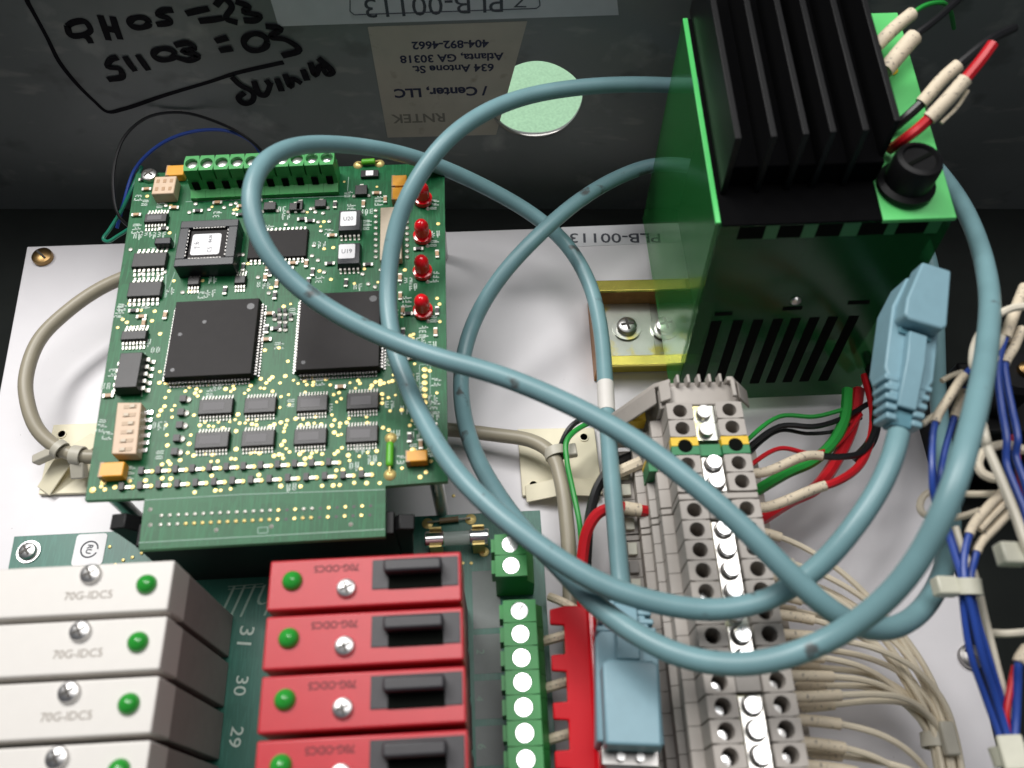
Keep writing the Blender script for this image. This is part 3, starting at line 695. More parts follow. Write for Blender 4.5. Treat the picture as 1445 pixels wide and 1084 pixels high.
# terminal row, ten poles
ZT1 = 1.05
ta, tb = PF.l(270, 230.5, ZP + ZT1), PF.l(461, 222, ZP + ZT1); pit = (tb - ta).length / 9; ang = math.atan2((tb - ta).y, (tb - ta).x)
M = Matrix.Translation((ta.x, ta.y, 0)) @ rotz(ang); keep(255, 205, 480, 280)
for i in range(10):
    x = pit * i; s2 = pit / 2 - .003
    b = MB().holed(x, .0, pit - .006, .62, .62, ZT1, .195, .85, 16, M)
    b.extr([(x - s2, .31, .62), (x - s2, .31, .02), (x - s2, -.62, .02), (x - s2, -.62, .16), (x - s2, -.36, .28), (x - s2, -.31, .62)], (2 * s2, 0, 0), M)
    k = b.build("terminal_pole", "term_green", pcb)
    MB().lathe([(.185, .80), (.185, .93), (.15, .955), (0, .96)], 14, (x, 0, 0), M).build("clamp_screw", "steel" if i not in (8, 9) else "bright_steel", k)
    b = MB().box((x, -.365, .43), (.20, .05, .30), 0, M); b.build("wire_entry", "hole_dark", k)
    MB().box((x, -.60, .15), (.16, .06, .04), 0, M).build("entry_lip", "term_green", k)
# small parts in rows
b1, b2, vi = MB(), MB(), MB()
for n_, (u0, v0), (u1, v1) in [(12, (200.5, 666), (464.5, 653.6)), (14, (173, 688), (510.7, 670.6))]:
    for i in range(n_):
        f = i / (n_ - 1); u, v = u0 + (u1 - u0) * f, v0 + (v1 - v0) * f; keep(u - 5, v - 5, u + 18, v + 5)
        p = PF.l(u, v, ZP); b1.box((p.x, p.y, .06), (.13, .20, .10)); p = PF.l(u + 9.3, v + .5, ZP); b2.box((p.x - .02, p.y, .03), (.15, .08, .05)); vi.lathe([(.07, 0), (.065, .03), (.02, .04)], 8, (p.x + .085, p.y + .005, .002))
for u, v in [(260, 565), (257, 584), (255, 602), (251, 620.5), (248, 639.5)]:
    p = PF.l(u, v, ZP); keep(u - 6, v - 6, u + 12, v + 5); b1.box((p.x, p.y, .07), (.17, .19, .12)); p = PF.l(u + 6, v, ZP); b2.lathe([(.11, 0), (.09, .05), (0, .08)], 8, (p.x, p.y, .002))
stuff(b1.build("diode_rows", "chip_black", pcb)); stuff(b2.build("diode_pads", "solder", pcb))
# scattered passives, vias and silk marks, kept off the big parts
def inside(u, v):
    if not (130 < u < 622 and 250 < v < 700): return False
    xl = 192 + (120 - 192) * (v - 245) / 461 + 8
    return u > xl and v < 703 - (u - 120) * .05 and not any(a <= u <= c_ and b_ <= v <= d for a, b_, c_, d in taken)
sk, sl, bk, tn, sd2 = MB(), MB(), MB(), MB(), MB()
used = []
def spot(n_, rad, box=(125, 250, 622, 700)):
    out = []; tries = 0
    while len(out) < n_ and tries < n_ * 60:
        tries += 1; u = random.uniform(box[0], box[2]); v = random.uniform(box[1], box[3])
        if inside(u, v) and all((u - a) ** 2 + (v - c_) ** 2 > (rad + r0) ** 2 for a, c_, r0 in used): used.append((u, v, rad)); out.append((u, v))
    return out
for u, v in spot(46, 4.2, (180, 255, 620, 480)) + spot(12, 4.2):
    p = PF.l(u, v, ZP); a = random.choice((0, math.pi / 2)) + random.uniform(-.03, .03); m_ = random.choice((bk, tn, tn, bk))
    m_.box((p.x, p.y, .045), (.17, .10, .08), a)
    for s_ in (-1, 1): sd2.box((p.x + s_ * .11 * math.cos(a), p.y + s_ * .11 * math.sin(a), .035), (.075, .11, .065), a)
for u, v in [(395, 440), (403, 440), (395, 451), (403, 451), (395, 462), (403, 462), (388, 447), (411, 447)]:
    p = PF.l(u, v, ZP); bk.box((p.x, p.y, .05), (.09, .13, .09)); p = PF.l(u, v + 4.5, ZP); sd2.lathe([(.08, 0), (.07, .04), (0, .07)], 8, (p.x, p.y, .002)); used.append((u, v, 5))
for u, v in spot(170, 2.2, (225, 530, 560, 700)) + spot(90, 2.2):
    p = PF.l(u, v, ZP); q_ = random.uniform(.042, .07); vi.lathe([(q_, 0), (q_ * .93, .012), (.02, .014)], 8, (p.x, p.y, .002))
for u, v in spot(34, 3, (180, 280, 560, 430)): p = PF.l(u, v, ZP); sd2.lathe([(.075, 0), (.065, .035), (0, .06)], 8, (p.x, p.y, .002))
for i in range(6): p = PF.l(599.5, 522 + 9.3 * i, ZP); vi.lathe([(.085, 0), (.08, .02), (.03, .03)], 10, (p.x, p.y, .002))
for u, v in [(146, 681), (131, 692), (583, 636)]: p = PF.l(u, v, ZP); vi.lathe([(.09, 0), (.085, .02), (.03, .03)], 10, (p.x, p.y, .002))
# silkscreen: short designators and outlines
GL = "RCUDQLJ"
sil = []
for u, v in spot(70, 4.5):
    sil.append((u, v, random.choice((0, 0, math.pi / 2))))
sil += [(196, 276, 1.45), (206, 283, 1.45), (612, 288, 1.5), (612, 340, 1.5), (612, 390, 1.5), (612, 446, 1.5), (614, 535, 1.5), (612, 575, 1.5), (152, 610, 1.42), (143, 600, 1.42), (172, 430, 1.45), (168, 440, 1.45)]
for u, v, a in sil:
    p = PF.l(u, v, ZP); x = -.19
    for k in range(random.choice((2, 3))):               # a designator: strokes of each character
        q0 = Vector((x, 0)); x += .15
        for s_ in random.sample([((0, -.08), (.03, .17)), ((.045, -.0), (.03, .2)), ((.02, .085), (.09, .03)), ((.02, 0), (.09, .03)), ((.02, -.085), (.09, .03)), ((-.02, .0), (.03, .2))], 4):
            dx, dy = q0.x + s_[0][0], s_[0][1]
            sk.box((p.x + dx * math.cos(a) - dy * math.sin(a), p.y + dx * math.sin(a) + dy * math.cos(a), .004), (*s_[1], .004), a)
def oline(pts_, z=.004, r=.011):
    P = [PF.l(u, v, ZP) for u, v in pts_]
    for a, e in zip(P, P[1:]):
        m_ = (a + e) / 2; sl.box((m_.x, m_.y, z), ((e - a).length, r * 2, .004), math.atan2((e - a).y, (e - a).x))
oline([(204, 706), (340, 698), (543, 691)]); oline([(196, 766), (543, 747)]); oline([(262, 285), (490, 277), (492, 250)]); oline([(235, 377), (233, 420)]); oline([(212, 350), (246, 349), (248, 330)])
oline([(247, 384), (234, 420)]); oline([(364, 745), (378, 744), (378, 752), (364, 753), (364, 745)]); oline([(205, 498), (200, 560)]); oline([(592, 515), (607, 514), (607, 573), (592, 574), (592, 515)])
for row, v0 in enumerate((728, 741)):
    for i in range(26):
        u = 228 + i * 11.8 - row * 1.2; v = v0 - i * .56; p = PF.l(u, v, ZP)
        big = i < 14 or i in (17, 18)
        (sd2 if big and row == 0 or i < 3 else vi).lathe([(.055 if big else .04, 0), (.045, .025), (0, .04 if big else .02)], 8, (p.x, p.y, .002)) if (big or i % 2 == 0) else bk.disc((p.x, p.y, .004), .045, 8)
for u, v in [(212, 719), (383, 743), (495, 740), (212, 741), (305, 748)]: p = PF.l(u, v, ZP); sd2.lathe([(.06, 0), (0, .04)], 8, (p.x, p.y, .002))
for b, nm, m_ in [(vi, "vias", "pad_gold"), (sk, "designators", "silk"), (sl, "printed_outlines", "silk_pale"), (bk, "chip_resistors", "chip_black"), (tn, "chip_capacitors", "ceramic_tan"), (sd2, "solder_joints", "solder")]:
    stuff(b.build(nm, m_, pcb))

# ------------------------------------------------------------------ power supply
ZU = 8.4
FLp, FRp = W(1010, 320, ZU), W(1350, 308, ZU)
X0, X1, YF, YB = FLp.x, FRp.x, (FLp.y + FRp.y) / 2 - .05, 21.0
zt = lambda y: ZU + .131 * (y - YF)
P0 = Vector(((X0 + X1) / 2, (YF + YB) / 2, .8))
psu = thing("power_supply", "tall power supply with green see through cover and black finned heatsink", "power supply", P0)
def pb(b, nm, m_, par=psu, bev=0, **k): return b.build(nm, m_, par, bev, origin=P0, **k)
def slab(x0, x1, y0, y1, dz0, dz1, b=None):
    b = b or MB(); b.extr([(x0, y0, zt(y0) + dz0), (x0, y1, zt(y1) + dz0), (x0, y1, zt(y1) + dz1), (x0, y0, zt(y0) + dz1)], (x1 - x0, 0, 0)); return b
LEAN = .85
pb(MB().extr([(X0, YF - LEAN, .8), (X0, YB, .8), (X0, YB, zt(YB) - .02), (X0, YF, zt(YF) - .02)], (.10, 0, 0)), "cover_side", "psu_sheet")
pb(slab(X0 - .005, X0 + .13, YF - .02, YB, -.02, .05), "cover_edge", "psu_lit_edge", bev=.012)  # real acrylic edge; the light it catches is put into its brighter green
def yfr(z): return YF - .06 - LEAN * (ZU - z) / (ZU - .8)
def WF(u, v):
    p = WY(u, v, YF - .3)
    for _ in range(12): p = WY(u, v, yfr(p.z))
    return p
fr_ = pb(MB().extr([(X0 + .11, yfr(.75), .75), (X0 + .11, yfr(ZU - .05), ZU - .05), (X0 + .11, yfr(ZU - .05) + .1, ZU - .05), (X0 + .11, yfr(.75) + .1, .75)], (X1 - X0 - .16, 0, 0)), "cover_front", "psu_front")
pb(MB().extr([(X0 + 1.15, YF + .9, 1.2), (X0 + 1.15, YB - .2, 1.2), (X0 + 1.15, YB - .2, zt(YB) - .4), (X0 + 1.15, YF + .9, ZU - .4)], (X1 - X0 - 1.3, 0, 0)), "inner_block", "psu_inner", bev=.05)
b = MB()
for x, z, w, h in [(.25, 5.6, 2.2, 2.6), (.62, 6.2, 1.4, 1.9), (.82, 4.4, 1.0, 1.6)]:
    b.box((X0 + (X1 - X0) * x, YF + .65, z), (w, .5, h))
pb(b, "inner_parts", "plug_black", bev=.1)
tops = [505, 590, 665, 745, 820, 890, 965, 1050]; bots = [440, 515, 585, 650, 705, 770, 830, 900]
K7 = 540 / 1445
for a, c_ in zip(tops, bots):
    p = WF(820 + a * K7, 280 + 468 * K7); q_ = WF(820 + c_ * K7, 280 + 712 * K7); dd = Vector((0, -.006, 0)); x = (p.x + q_.x) / 2; p.x = q_.x = x
    pb(MB().extr([p + dd + Vector((-.15, 0, 0)), p + dd + Vector((.15, 0, 0)), q_ + dd + Vector((.15, 0, 0)), q_ + dd + Vector((-.15, 0, 0))], (0, .03, 0)), "vent_slot", "hole_dark", fr_)
for u, v, w in [(1020, 445, .5), (1118, 441, .55), (1213, 436, .6)]:
    p = WF(u, v); pb(MB().box((p.x, p.y, p.z), (w, .04, .14)), "snap_notch", "hole_dark", fr_)
p = WF(1123, 430); pb(MB().lathe([(.15, 0), (.13, .06), (0, .1)], 14, (0, 0, 0), Matrix.Translation(p) @ Matrix.Rotation(R(90), 4, 'X')), "cover_screw", "steel", fr_)
for u0, u1 in [(1041, 1078), (1098, 1132), (1153, 1188), (1214, 1252), (1268, 1310)]:
    a, e = WY(u0, 330, YF - .06), WY(u1, 330, YF - .06)
    pb(MB().extr([((a.x + e.x) / 2 + sx * abs(e.x - a.x) / 2, yfr(z) - .006, z) for sx, z in ((-1, ZU - .51), (1, ZU - .51), (1, ZU - .09), (-1, ZU - .09))], (0, .03, 0)), "terminal_notch", "hole_dark", fr_)
for u0, u1 in [(1078, 1098), (1132, 1153), (1188, 1214), (1252, 1268), (1310, 1330)]:
    a, e = WY(u0, 330, YF - .06), WY(u1, 330, YF - .06)
    pb(MB().extr([((a.x + e.x) / 2 + sx * (abs(e.x - a.x) / 2 - .01), yfr(z) - .009, z) for sx, z in ((-1, ZU - .53), (1, ZU - .53), (1, ZU - .07), (-1, ZU - .07))], (0, .04, 0)), "terminal_tooth", "psu_tooth", fr_)
XH = W(1236, 276, ZU).x
pb(slab(X0 + .16, XH, YF - .09, YB, -.04, .02), "heatsink_base", "heatsink", bev=.03)
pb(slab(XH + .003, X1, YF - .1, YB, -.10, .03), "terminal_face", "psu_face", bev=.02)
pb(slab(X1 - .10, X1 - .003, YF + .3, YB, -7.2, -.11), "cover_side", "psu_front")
fins = [(1012 + 37, 199), (1100, 198), (1146, 196), (1185, 194), (1232, 193), (1278, 181)]
for u, v in fins:
    p = W(u, v, 10.35); y0 = p.y
    pb(MB().extr([(p.x - .14, y0 - .05, zt(y0) + .02), (p.x - .14, YB + .3, zt(YB) + .02), (p.x - .14, YB + .3, 10.35 + .131 * (YB - y0)), (p.x - .14, y0 + .05, 10.35)], (.16, 0, 0)), "heatsink_fin", "fin_edge", bev=.02)
xa, xb = W(fins[0][0], 199, 10.35).x - .12, W(fins[-1][0], 185, 10.35).x
pb(slab(xa, xb, 15.35, YB + .2, .021, .7), "heatsink_core", "heatsink", bev=.03)
pb(MB().lathe([(.06, 0), (.05, .03), (0, .05)], 10, W(1037, 271, zt(14.8))), "cover_screw", "steel")
p = W(1282, 272, zt(15.3) + .03)
kn = pb(MB().lathe([(.74, 0), (.74, .12), (.60, .2), (.60, .86), (.56, .96), (.44, 1.0), (.40, .92), (0, .92)], 28, p), "fuse_holder", "black_plastic")
pb(MB().box((p.x, p.y, p.z + .93), (.76, .10, .04), .5), "drive_slot", "hole_dark", kn)
for u, v, w in [(1236, 289, .22), (1330, 266, .3), (1284, 186, .5), (1276, 140, .5), (1298, 205, .4)]:
    p = W(u, v, zt(W(u, v, 9).y) + .036); text("2" if u != 1236 else "A", p, (1, .1, 0), (-.1, 1, .131), w * .7, "red_print" if 0 else "grey_print", psu, bold=.03, origin=P0)
p = W(1269, 109, zt(18.6) + .03); pb(MB().lathe([(.22, 0), (.22, .05), (.08, .06), (0, .03)], 14, p), "test_point", "block_yellow")

psu.rotation_euler = (0, 0, R(2.6)); psu.location = P0 + Vector((-.15, .15, 0))
# wires leaving the supply's terminals
G = "marked wires leaving the power supply's upper terminals"
wire("supply_wire", "red wire with cream marker sleeve rising beside the black fuse holder", "wire", [(1256, 211, 8.9), (1276, 197, 9.4), (1300, 178, 9.7), (1330, 148, 10.1), (1362, 112, 10.5), (1385, 84, 10.8), (1401, 62, 11)], .14, "wire_red", G, [(.40, .68)], sr=1.35)
wire("supply_wire", "black wire with cream marker sleeve just behind the red one", "wire", [(1252, 188, 8.8), (1276, 168, 9.2), (1300, 146, 9.5), (1330, 112, 9.9), (1360, 86, 10.2), (1395, 58, 10.4), (1430, 40, 10)], .13, "wire_black", G, [(.34, .64)], sr=1.4)
wire("supply_wire", "black wire with a short thick cream sleeve by the heatsink edge", "wire", [(1240, 110, 9.6), (1262, 84, 9.8), (1290, 52, 10.1), (1315, 32, 10.2), (1345, 6, 10.1), (1385, -30, 9.6)], .10, "wire_black", G, [(.08, .40)], sr=2.3)
wire("supply_wire", "thin green wire arching out of a cream sleeve at the top edge", "wire", [(1236, 66, 9.7), (1260, 42, 9.9), (1284, 22, 10.1), (1305, 8, 10.1), (1328, 4, 9.9), (1340, 14, 9.2), (1346, 40, 7.5)], .065, "wire_green", G, [(.02, .36)], sr=2.9)
wire("sleeve_tag", "thin cream strip of marker sleeve hanging along the red supply wire", "wire marker", [(1366, 128, 10.2), (1350, 152, 10.0), (1328, 174, 9.8)], .05, "sleeve")

# ------------------------------------------------------------------ DIN rail under the supply
b0 = W(836, 397, .95); P0 = Vector((9, 16.4, 0)); yA = W(880, 397, .95).y; yD = W(880, 517, .95).y
rail = thing("mounting_rail", "zinc yellow slotted mounting rail running under the power supply", "rail", P0)
xs = b0.x; sl_ = R(1.5); RM = Matrix.Translation((xs, (yA + yD) / 2, 0)) @ rotz(sl_); hw = (yA - yD) / 2
prof = [(-hw, .85), (-hw, .97), (-hw + .62, .97), (-hw + .62, .16), (hw - .62, .16), (hw - .62, .97), (hw, .97), (hw, .85), (hw - .5, .85), (hw - .5, .04), (-hw + .5, .04), (-hw + .5, .85)]
def extx(b, pr, x0, x1): return b.extr([(x0, y, z) for y, z in pr], (x1 - x0, 0, 0), RM)
LN = 7.6
extx(MB(), [(hw - .46, .88), (hw, .88), (hw, .99), (hw - .46, .99)], .1, LN).build("rail_flange", "zinc_yellow", rail, .02, origin=P0)
extx(MB(), [(-hw, .88), (-hw + .38, .88), (-hw + .38, .99), (-hw, .99)], .0, LN).build("rail_flange", "zinc_yellow", rail, .02, origin=P0)
extx(MB(), [(hw - .46, .06), (hw - .36, .06), (hw - .36, .877), (hw - .46, .877)], .1, LN).build("rail_side", "rusty_edge", rail, origin=P0)
extx(MB(), [(-hw + .28, .06), (-hw + .38, .06), (-hw + .38, .877), (-hw + .28, .877)], .0, LN).build("rail_side", "zinc_yellow", rail, origin=P0)
extx(MB(), [(-hw + .384, .10), (hw - .464, .10), (hw - .464, .2), (-hw + .384, .2)], .02, 2.1).build("rail_web", "zinc", rail, origin=P0)
extx(MB(), [(-hw + .384, .05), (hw - .464, .05), (hw - .464, .15), (-hw + .384, .15)], 2.12, LN).build("rail_web", "zinc", rail, origin=P0)
extx(MB(), [(-hw - .02, .02), (hw - .3, .02), (hw - .3, .96), (-hw - .02, .96)], -.08, -.005).build("cut_end", "rusty_edge", rail, origin=P0)
for u, v, lb in [(884, 464, "shiny cross head screw with washer in the open stretch of rail"), (938, 463, "cross head screw with washer seen through the green cover")]:
    p = W(u, v, .22); t = thing("rail_screw", lb, "screw", p, 0, "screws in the mounting rail")
    MB().lathe([(.50, 0), (.50, .07), (.25, .075)], 24).build("washer", "zinc", t); screw(t, (0, 0, .07), .36, .26, rz=.2)

# ------------------------------------------------------------------ terminal block row
ZB = 5.0
hl = [(0, (960, 581), (1029, 577)), (5, (981, 719), (1054, 716)), (9, (997, 835), (1073, 831)), (11, (1007, 896), (1083, 894)), (14, (1017, 995), (1102, 994)), (16, (1032, 1069), (1115, 1064))]
C0_ = (W(*hl[0][1], ZB) + W(*hl[0][2], ZB)) / 2; CE = (W(*hl[-1][1], ZB) + W(*hl[-1][2], ZB)) / 2
ld = (CE - C0_); AB = math.atan2(ld.y, ld.x) + math.pi / 2
HS = ((W(*hl[0][1], ZB) - W(*hl[0][2], ZB)).length + (W(*hl[-1][1], ZB) - W(*hl[-1][2], ZB)).length) / 4     # hole half spacing
GAP = .22; PB = (ld.length - GAP) / 16
dl = ld.normalized()
BW = HS + .36; SW = HS - .34                               # half widths of top face and of the screw channel
def left_profile(ridge=True):
    r = [(-BW - 1.35, .9), (-BW - 1.35, 1.7), (-BW - 1.15, 2.0), (-BW - .62, 2.05), (-BW - .62, 2.5), (-BW - .38, 2.55), (-BW - .34, 3.0), (-BW - .44, 3.05), (-BW - .44, 3.25), (-BW - .26, 3.3), (-BW - .22, 3.75), (-BW - .30, 3.8), (-BW - .28, 3.96), (-BW - .02, ZB - 1.0), (-BW, ZB - 1.0)]
    return r
def block(kind, label, idx, y):
    t = thing("terminal_block", label, "terminal block", (0, 0, 0), AB, "terminal blocks in the clipped row")
    body = "block_grey"; g = PB / 2 - .006
    lp = left_profile()
    prof = lp + [(BW, ZB - 1.0), (BW + .12, 3.6), (BW + .35, 3.3), (BW + .4, 2.4), (BW + 1.1, 2.1), (BW + 1.1, .9)]
    b = MB().extr([(x, -g, z) for x, z in prof], (0, 2 * g, 0))
    for sx in (-1, 1):
        b.holed(sx * (HS + .01), 0, .70, 2 * g, ZB - .999, ZB, .19, ZB - .97, 16) if kind != "ground" else b.box((sx * (HS + .01), 0, ZB - .62), (.70, 2 * g, .758))
    k = b.build("body", body, t, .007)
    if kind == "ground":
        for sx in (-1, 1):
            MB().box((sx * (HS + .01), g * .5, ZB - .122), (.72, g * .98, .25)).build("yellow_half", "block_yellow", t, .01)
            MB().box((sx * (HS + .01), -g * .5, ZB - .124), (.72, g * .98, .246)).build("green_half", "block_green", t, .01)
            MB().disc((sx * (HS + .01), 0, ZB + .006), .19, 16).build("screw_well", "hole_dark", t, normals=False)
        MB().box((0, -g * .3, ZB - .56), (2 * SW - .03, g * 1.3, .88)).build("bridge", "block_green", t, .01)
        MB().box((-BW - .36, 0, 3.5), (.24, 2 * g, 1.0)).build("side_mark", "block_green", t, .01); MB().box((-BW - .36, g * .75, 3.52), (.26, g * .5, 1.0)).build("side_mark", "block_yellow", t, .01)
    else:
        for sx in (-1, 1):
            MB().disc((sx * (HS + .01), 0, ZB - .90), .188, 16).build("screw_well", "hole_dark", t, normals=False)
            if idx >= 13 or idx == 9: MB().lathe([(.13, -.45), (.13, 0), (.12, .02), (0, .03)], 12, (sx * (HS + .01) - .03, -.05, ZB - .42)).build("clamp_screw", "steel" if sx > 0 else "bright_steel", t)
        if kind in ("screw", "bar"):
            MB().box((0, 0, ZB - .62), (2 * SW - .04, 2 * g, .758)).build("channel_floor", "zinc", t)
            if kind == "screw":
                screw(t, (0, 0, ZB - .24), .2, .19, cross=False, rz=random.uniform(-1, 1), flat=True)
        else:
            MB().box((0, 0, ZB - .52), (2 * SW - .05, g * 1.7, .9)).build("channel_cover", "block_grey_dark", t, .02)
    MB().box((-BW - .86, 0, 2.12), (.26, g * 1.4, .16)).build("marker_tag", "tie_white" if idx % 3 else "block_grey_dark", t, .02)
    MB().cyl((-BW - 1.17, 0, 1.75), .15, .2, 12).build("lower_clamp", "hole_dark", t)
    MB().box((BW + .42, 0, 2.75), (.12, g * 1.1, .35)).build("wire_entry", "hole_dark", t)
    t.location = C0_ + dl * (PB * idx + (GAP if idx >= 5 else 0)); t.location.z = 0
    return t
kinds = ["screw", "screw", "ground", "bar", "bar", "plain", "bar", "bar", "bar", "bar", "screw", "bar", "bar", "plain", "bar", "bar", "bar", "bar"]
ORD = ["first", "second", "third", "fourth", "fifth", "sixth", "seventh", "eighth", "ninth", "tenth", "eleventh", "twelfth", "thirteenth", "fourteenth", "fifteenth", "sixteenth", "seventeenth", "eighteenth"]
wh = {"screw": "grey terminal block with open screw", "ground": "yellow and green terminal block", "bar": "grey terminal block under a metal jumper bar", "plain": "grey terminal block with covered channel"}
for i, kd in enumerate(kinds): block(kd, f"{wh[kd]}, {ORD[i]} from the serrated end bracket", i, 0)
def rowp(idx, x, z): 
    p = C0_ + dl * (PB * idx + (GAP if idx >= 5 else 0)); return Vector((p.x + x * math.cos(AB), p.y + x * math.sin(AB), z))
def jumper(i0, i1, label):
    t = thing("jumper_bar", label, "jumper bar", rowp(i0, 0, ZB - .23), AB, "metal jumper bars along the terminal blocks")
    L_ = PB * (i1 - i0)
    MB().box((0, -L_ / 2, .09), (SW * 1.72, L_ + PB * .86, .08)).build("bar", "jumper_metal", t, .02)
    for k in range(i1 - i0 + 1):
        MB().disc((0, -PB * k, .1335), .245, 20).build("screw_gap_shade", "slot_gap_dark", t, normals=False)  # dark disc on the bar: shade in the gap round the screw, as colour
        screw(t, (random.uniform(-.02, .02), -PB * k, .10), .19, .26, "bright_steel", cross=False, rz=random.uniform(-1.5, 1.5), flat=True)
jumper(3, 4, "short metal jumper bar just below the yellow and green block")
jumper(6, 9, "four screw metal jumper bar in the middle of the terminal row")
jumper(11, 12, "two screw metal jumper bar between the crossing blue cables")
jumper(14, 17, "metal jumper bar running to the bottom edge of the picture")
# partition and end bracket
def plate_profile(lift, grow):
    return [(x - grow, z + (lift if z > 4 else grow)) for x, z in left_profile()[:-1]] + [(-BW - grow, ZB + lift), (BW + grow, ZB + lift), (BW + .12 + grow, 3.6), (BW + .4 + grow, 3.3), (BW + .45 + grow, 2.4), (BW + 1.15, 2.1), (BW + 1.15, .9)]
p = rowp(5, 0, 0) - dl * (PB / 2 + GAP / 2); t = thing("partition_plate", "thin light grey partition plate between the fifth and sixth terminal blocks", "partition plate", (p.x, p.y, 0), AB)
MB().extr([(x, -.08, z) for x, z in plate_profile(-.02, .0)], (0, .16, 0)).build("plate", "block_grey", t, .02)
p = rowp(0, 0, 0) - dl * (PB / 2 + .02); t = thing("end_bracket", "grey end bracket with serrated top closing the terminal block row", "end bracket", (p.x, p.y, 0), AB)
b = MB()
pr = [(-BW - 1.3, .9), (-BW - 1.3, 2.6), (-BW - 1.2, 3.0), (-BW - .2, 4.7), (-.80, 4.95), (-.78, 4.7), (.72, 4.7), (.74, 5.0), (BW - .1, 5.0), (BW + .35, 4.3), (BW + .5, 3.2), (BW + .5, .9)]
b.extr([(x, .62, z) for x, z in pr], (0, .14, 0)); b.extr([(x, .0, z) for x, z in [(-BW - .1, .9), (-BW - .1, 4.6), (-.8, 4.8), (.8, 4.8), (BW + .1, 4.6), (BW + .1, .9)]], (0, .615, 0))
b.build("bracket", "block_grey", t, .03)
for i in range(5): MB().box((-.60 + i * .29, .70, 4.86), (.10, .34, .36), top=.75).build("serration", "block_grey", t, .02)
for x0, x1, z0, z1 in [(-BW - 1.25, -BW - .2, 2.95, 4.65), (-BW - .1, -.85, 4.72, 4.9), (.80, BW - .1, 4.98, 4.98), (BW, BW + .4, 4.85, 4.3)]:
    MB().extr([(x0, .1, z0), (x1, .1, z1), (x1, .1, z1 + .12), (x0, .1, z0 + .12)], (0, .52, 0)).build("rib", "block_grey", t, .02)
MB().box((-BW - .55, .35, 3.3), (.5, .3, .5)).build("label_holder", "block_yellow", t, .02)
# rail carrying the row
p = rowp(8, 0, 0); t = thing("mounting_rail", "mounting rail hidden beneath the grey terminal block row", "rail", (p.x, p.y, 0), AB)
MB().box((0, 0, .45), (3.4, PB * 20, .88)).build("rail", "zinc", t, .05)

# ------------------------------------------------------------------ blue serial cable with two connectors
cab = [(1268, 612, 7.3), (1262, 640, 7.4), (1241, 690, 7.3), (1200, 750, 7.0), (1160, 797, 6.5), (1130, 820, 6.15), (1090, 845, 5.95), (1040, 859, 5.9), (1000, 862, 5.9), (950, 856, 6.0), (900, 844, 6.1), (850, 826, 6.2), (800, 798, 6.3), (740, 755, 6.3), (690, 714, 6.1), (645, 668, 5.85), (606, 610, 5.5), (575, 545, 5.25), (555, 485, 5.2), (547, 425, 5.3), (550, 370, 5.7), (562, 310, 6.3), (587, 255, 6.9), (628, 200, 7.3), (682, 160, 7.2), (742, 136, 6.9), (820, 123, 6.6), (900, 119, 6.2), (965, 121, 5.8),
       (1080, 118, 5.2), (1210, 130, 5.0), (1300, 215, 5.3), (1350, 277, 6.0), (1380, 340, 6.8), (1396, 410, 7.6), (1394, 480, 8.4), (1383, 550, 9.2), (1366, 620, 9.7), (1345, 690, 9.7), (1315, 758, 9.1), (1275, 820, 8.4), (1225, 868, 7.7), (1160, 908, 7.0), (1090, 933, 6.7), (1020, 939, 6.5), (950, 923, 6.2), (895, 894, 5.9), (840, 853, 5.4), (790, 800, 4.8), (742, 752, 4.0), (702, 698, 3.4), (670, 640, 2.8), (653, 580, 2.3), (651, 520, 2.2), (667, 457, 2.5), (705, 392, 3.2), (760, 332, 3.7), (820, 281, 3.6), (875, 249, 3.4), (925, 232, 3.3), (975, 234, 3.1), (1020, 247, 2.8),
       (1110, 268, 2.3), (1210, 282, 2.1), (1290, 320, 2.0), (1318, 400, 1.9), (1322, 480, 1.9), (1324, 560, 2.2), (1332, 640, 3.0), (1342, 720, 3.8), (1336, 790, 4.6), (1312, 848, 5.2), (1272, 884, 5.7), (1225, 890, 6.1), (1180, 868, 6.5), (1130, 826, 6.9), (1080, 775, 7.1), (1020, 718, 7.3), (960, 668, 7.3), (890, 617, 7.2), (800, 569, 7.1), (700, 528, 7.0), (620, 506, 6.9), (550, 480, 6.8), (480, 446, 7.0), (420, 405, 7.4), (378, 360, 7.9), (356, 310, 8.3), (354, 265, 8.5), (371, 229, 8.4), (410, 208, 7.9), (460, 203, 7.1), (520, 208, 6.3), (580, 221, 5.4), (640, 243, 4.4), (700, 272, 3.6), (755, 305, 2.9), (800, 345, 2.3), (832, 400, 2.0), (847, 460, 2.0), (853, 520, 2.1), (856, 580, 2.3), (862, 660, 2.7), (868, 730, 3.0), (874, 800, 3.3), (879, 850, 3.5), (882, 890, 3.6)]
PC = W(1268, 612, 7.3)
ser = thing("serial_cable", "long coiled teal blue cable with two moulded connectors lying over everything", "cable", PC)
path = smooth_path(resample(spline(px(cab), 8), .22), 8)
MB().tube(path, .252, 14).build("cable_jacket", "cable_blue", ser, origin=PC)
k = min(range(len(path)), key=lambda i: (path[i] - W(854, 560, 2.2)).length)
MB().tube(path[k - 2:k + 4], .268, 14).build("label_sleeve", "relay_white", ser, origin=PC)
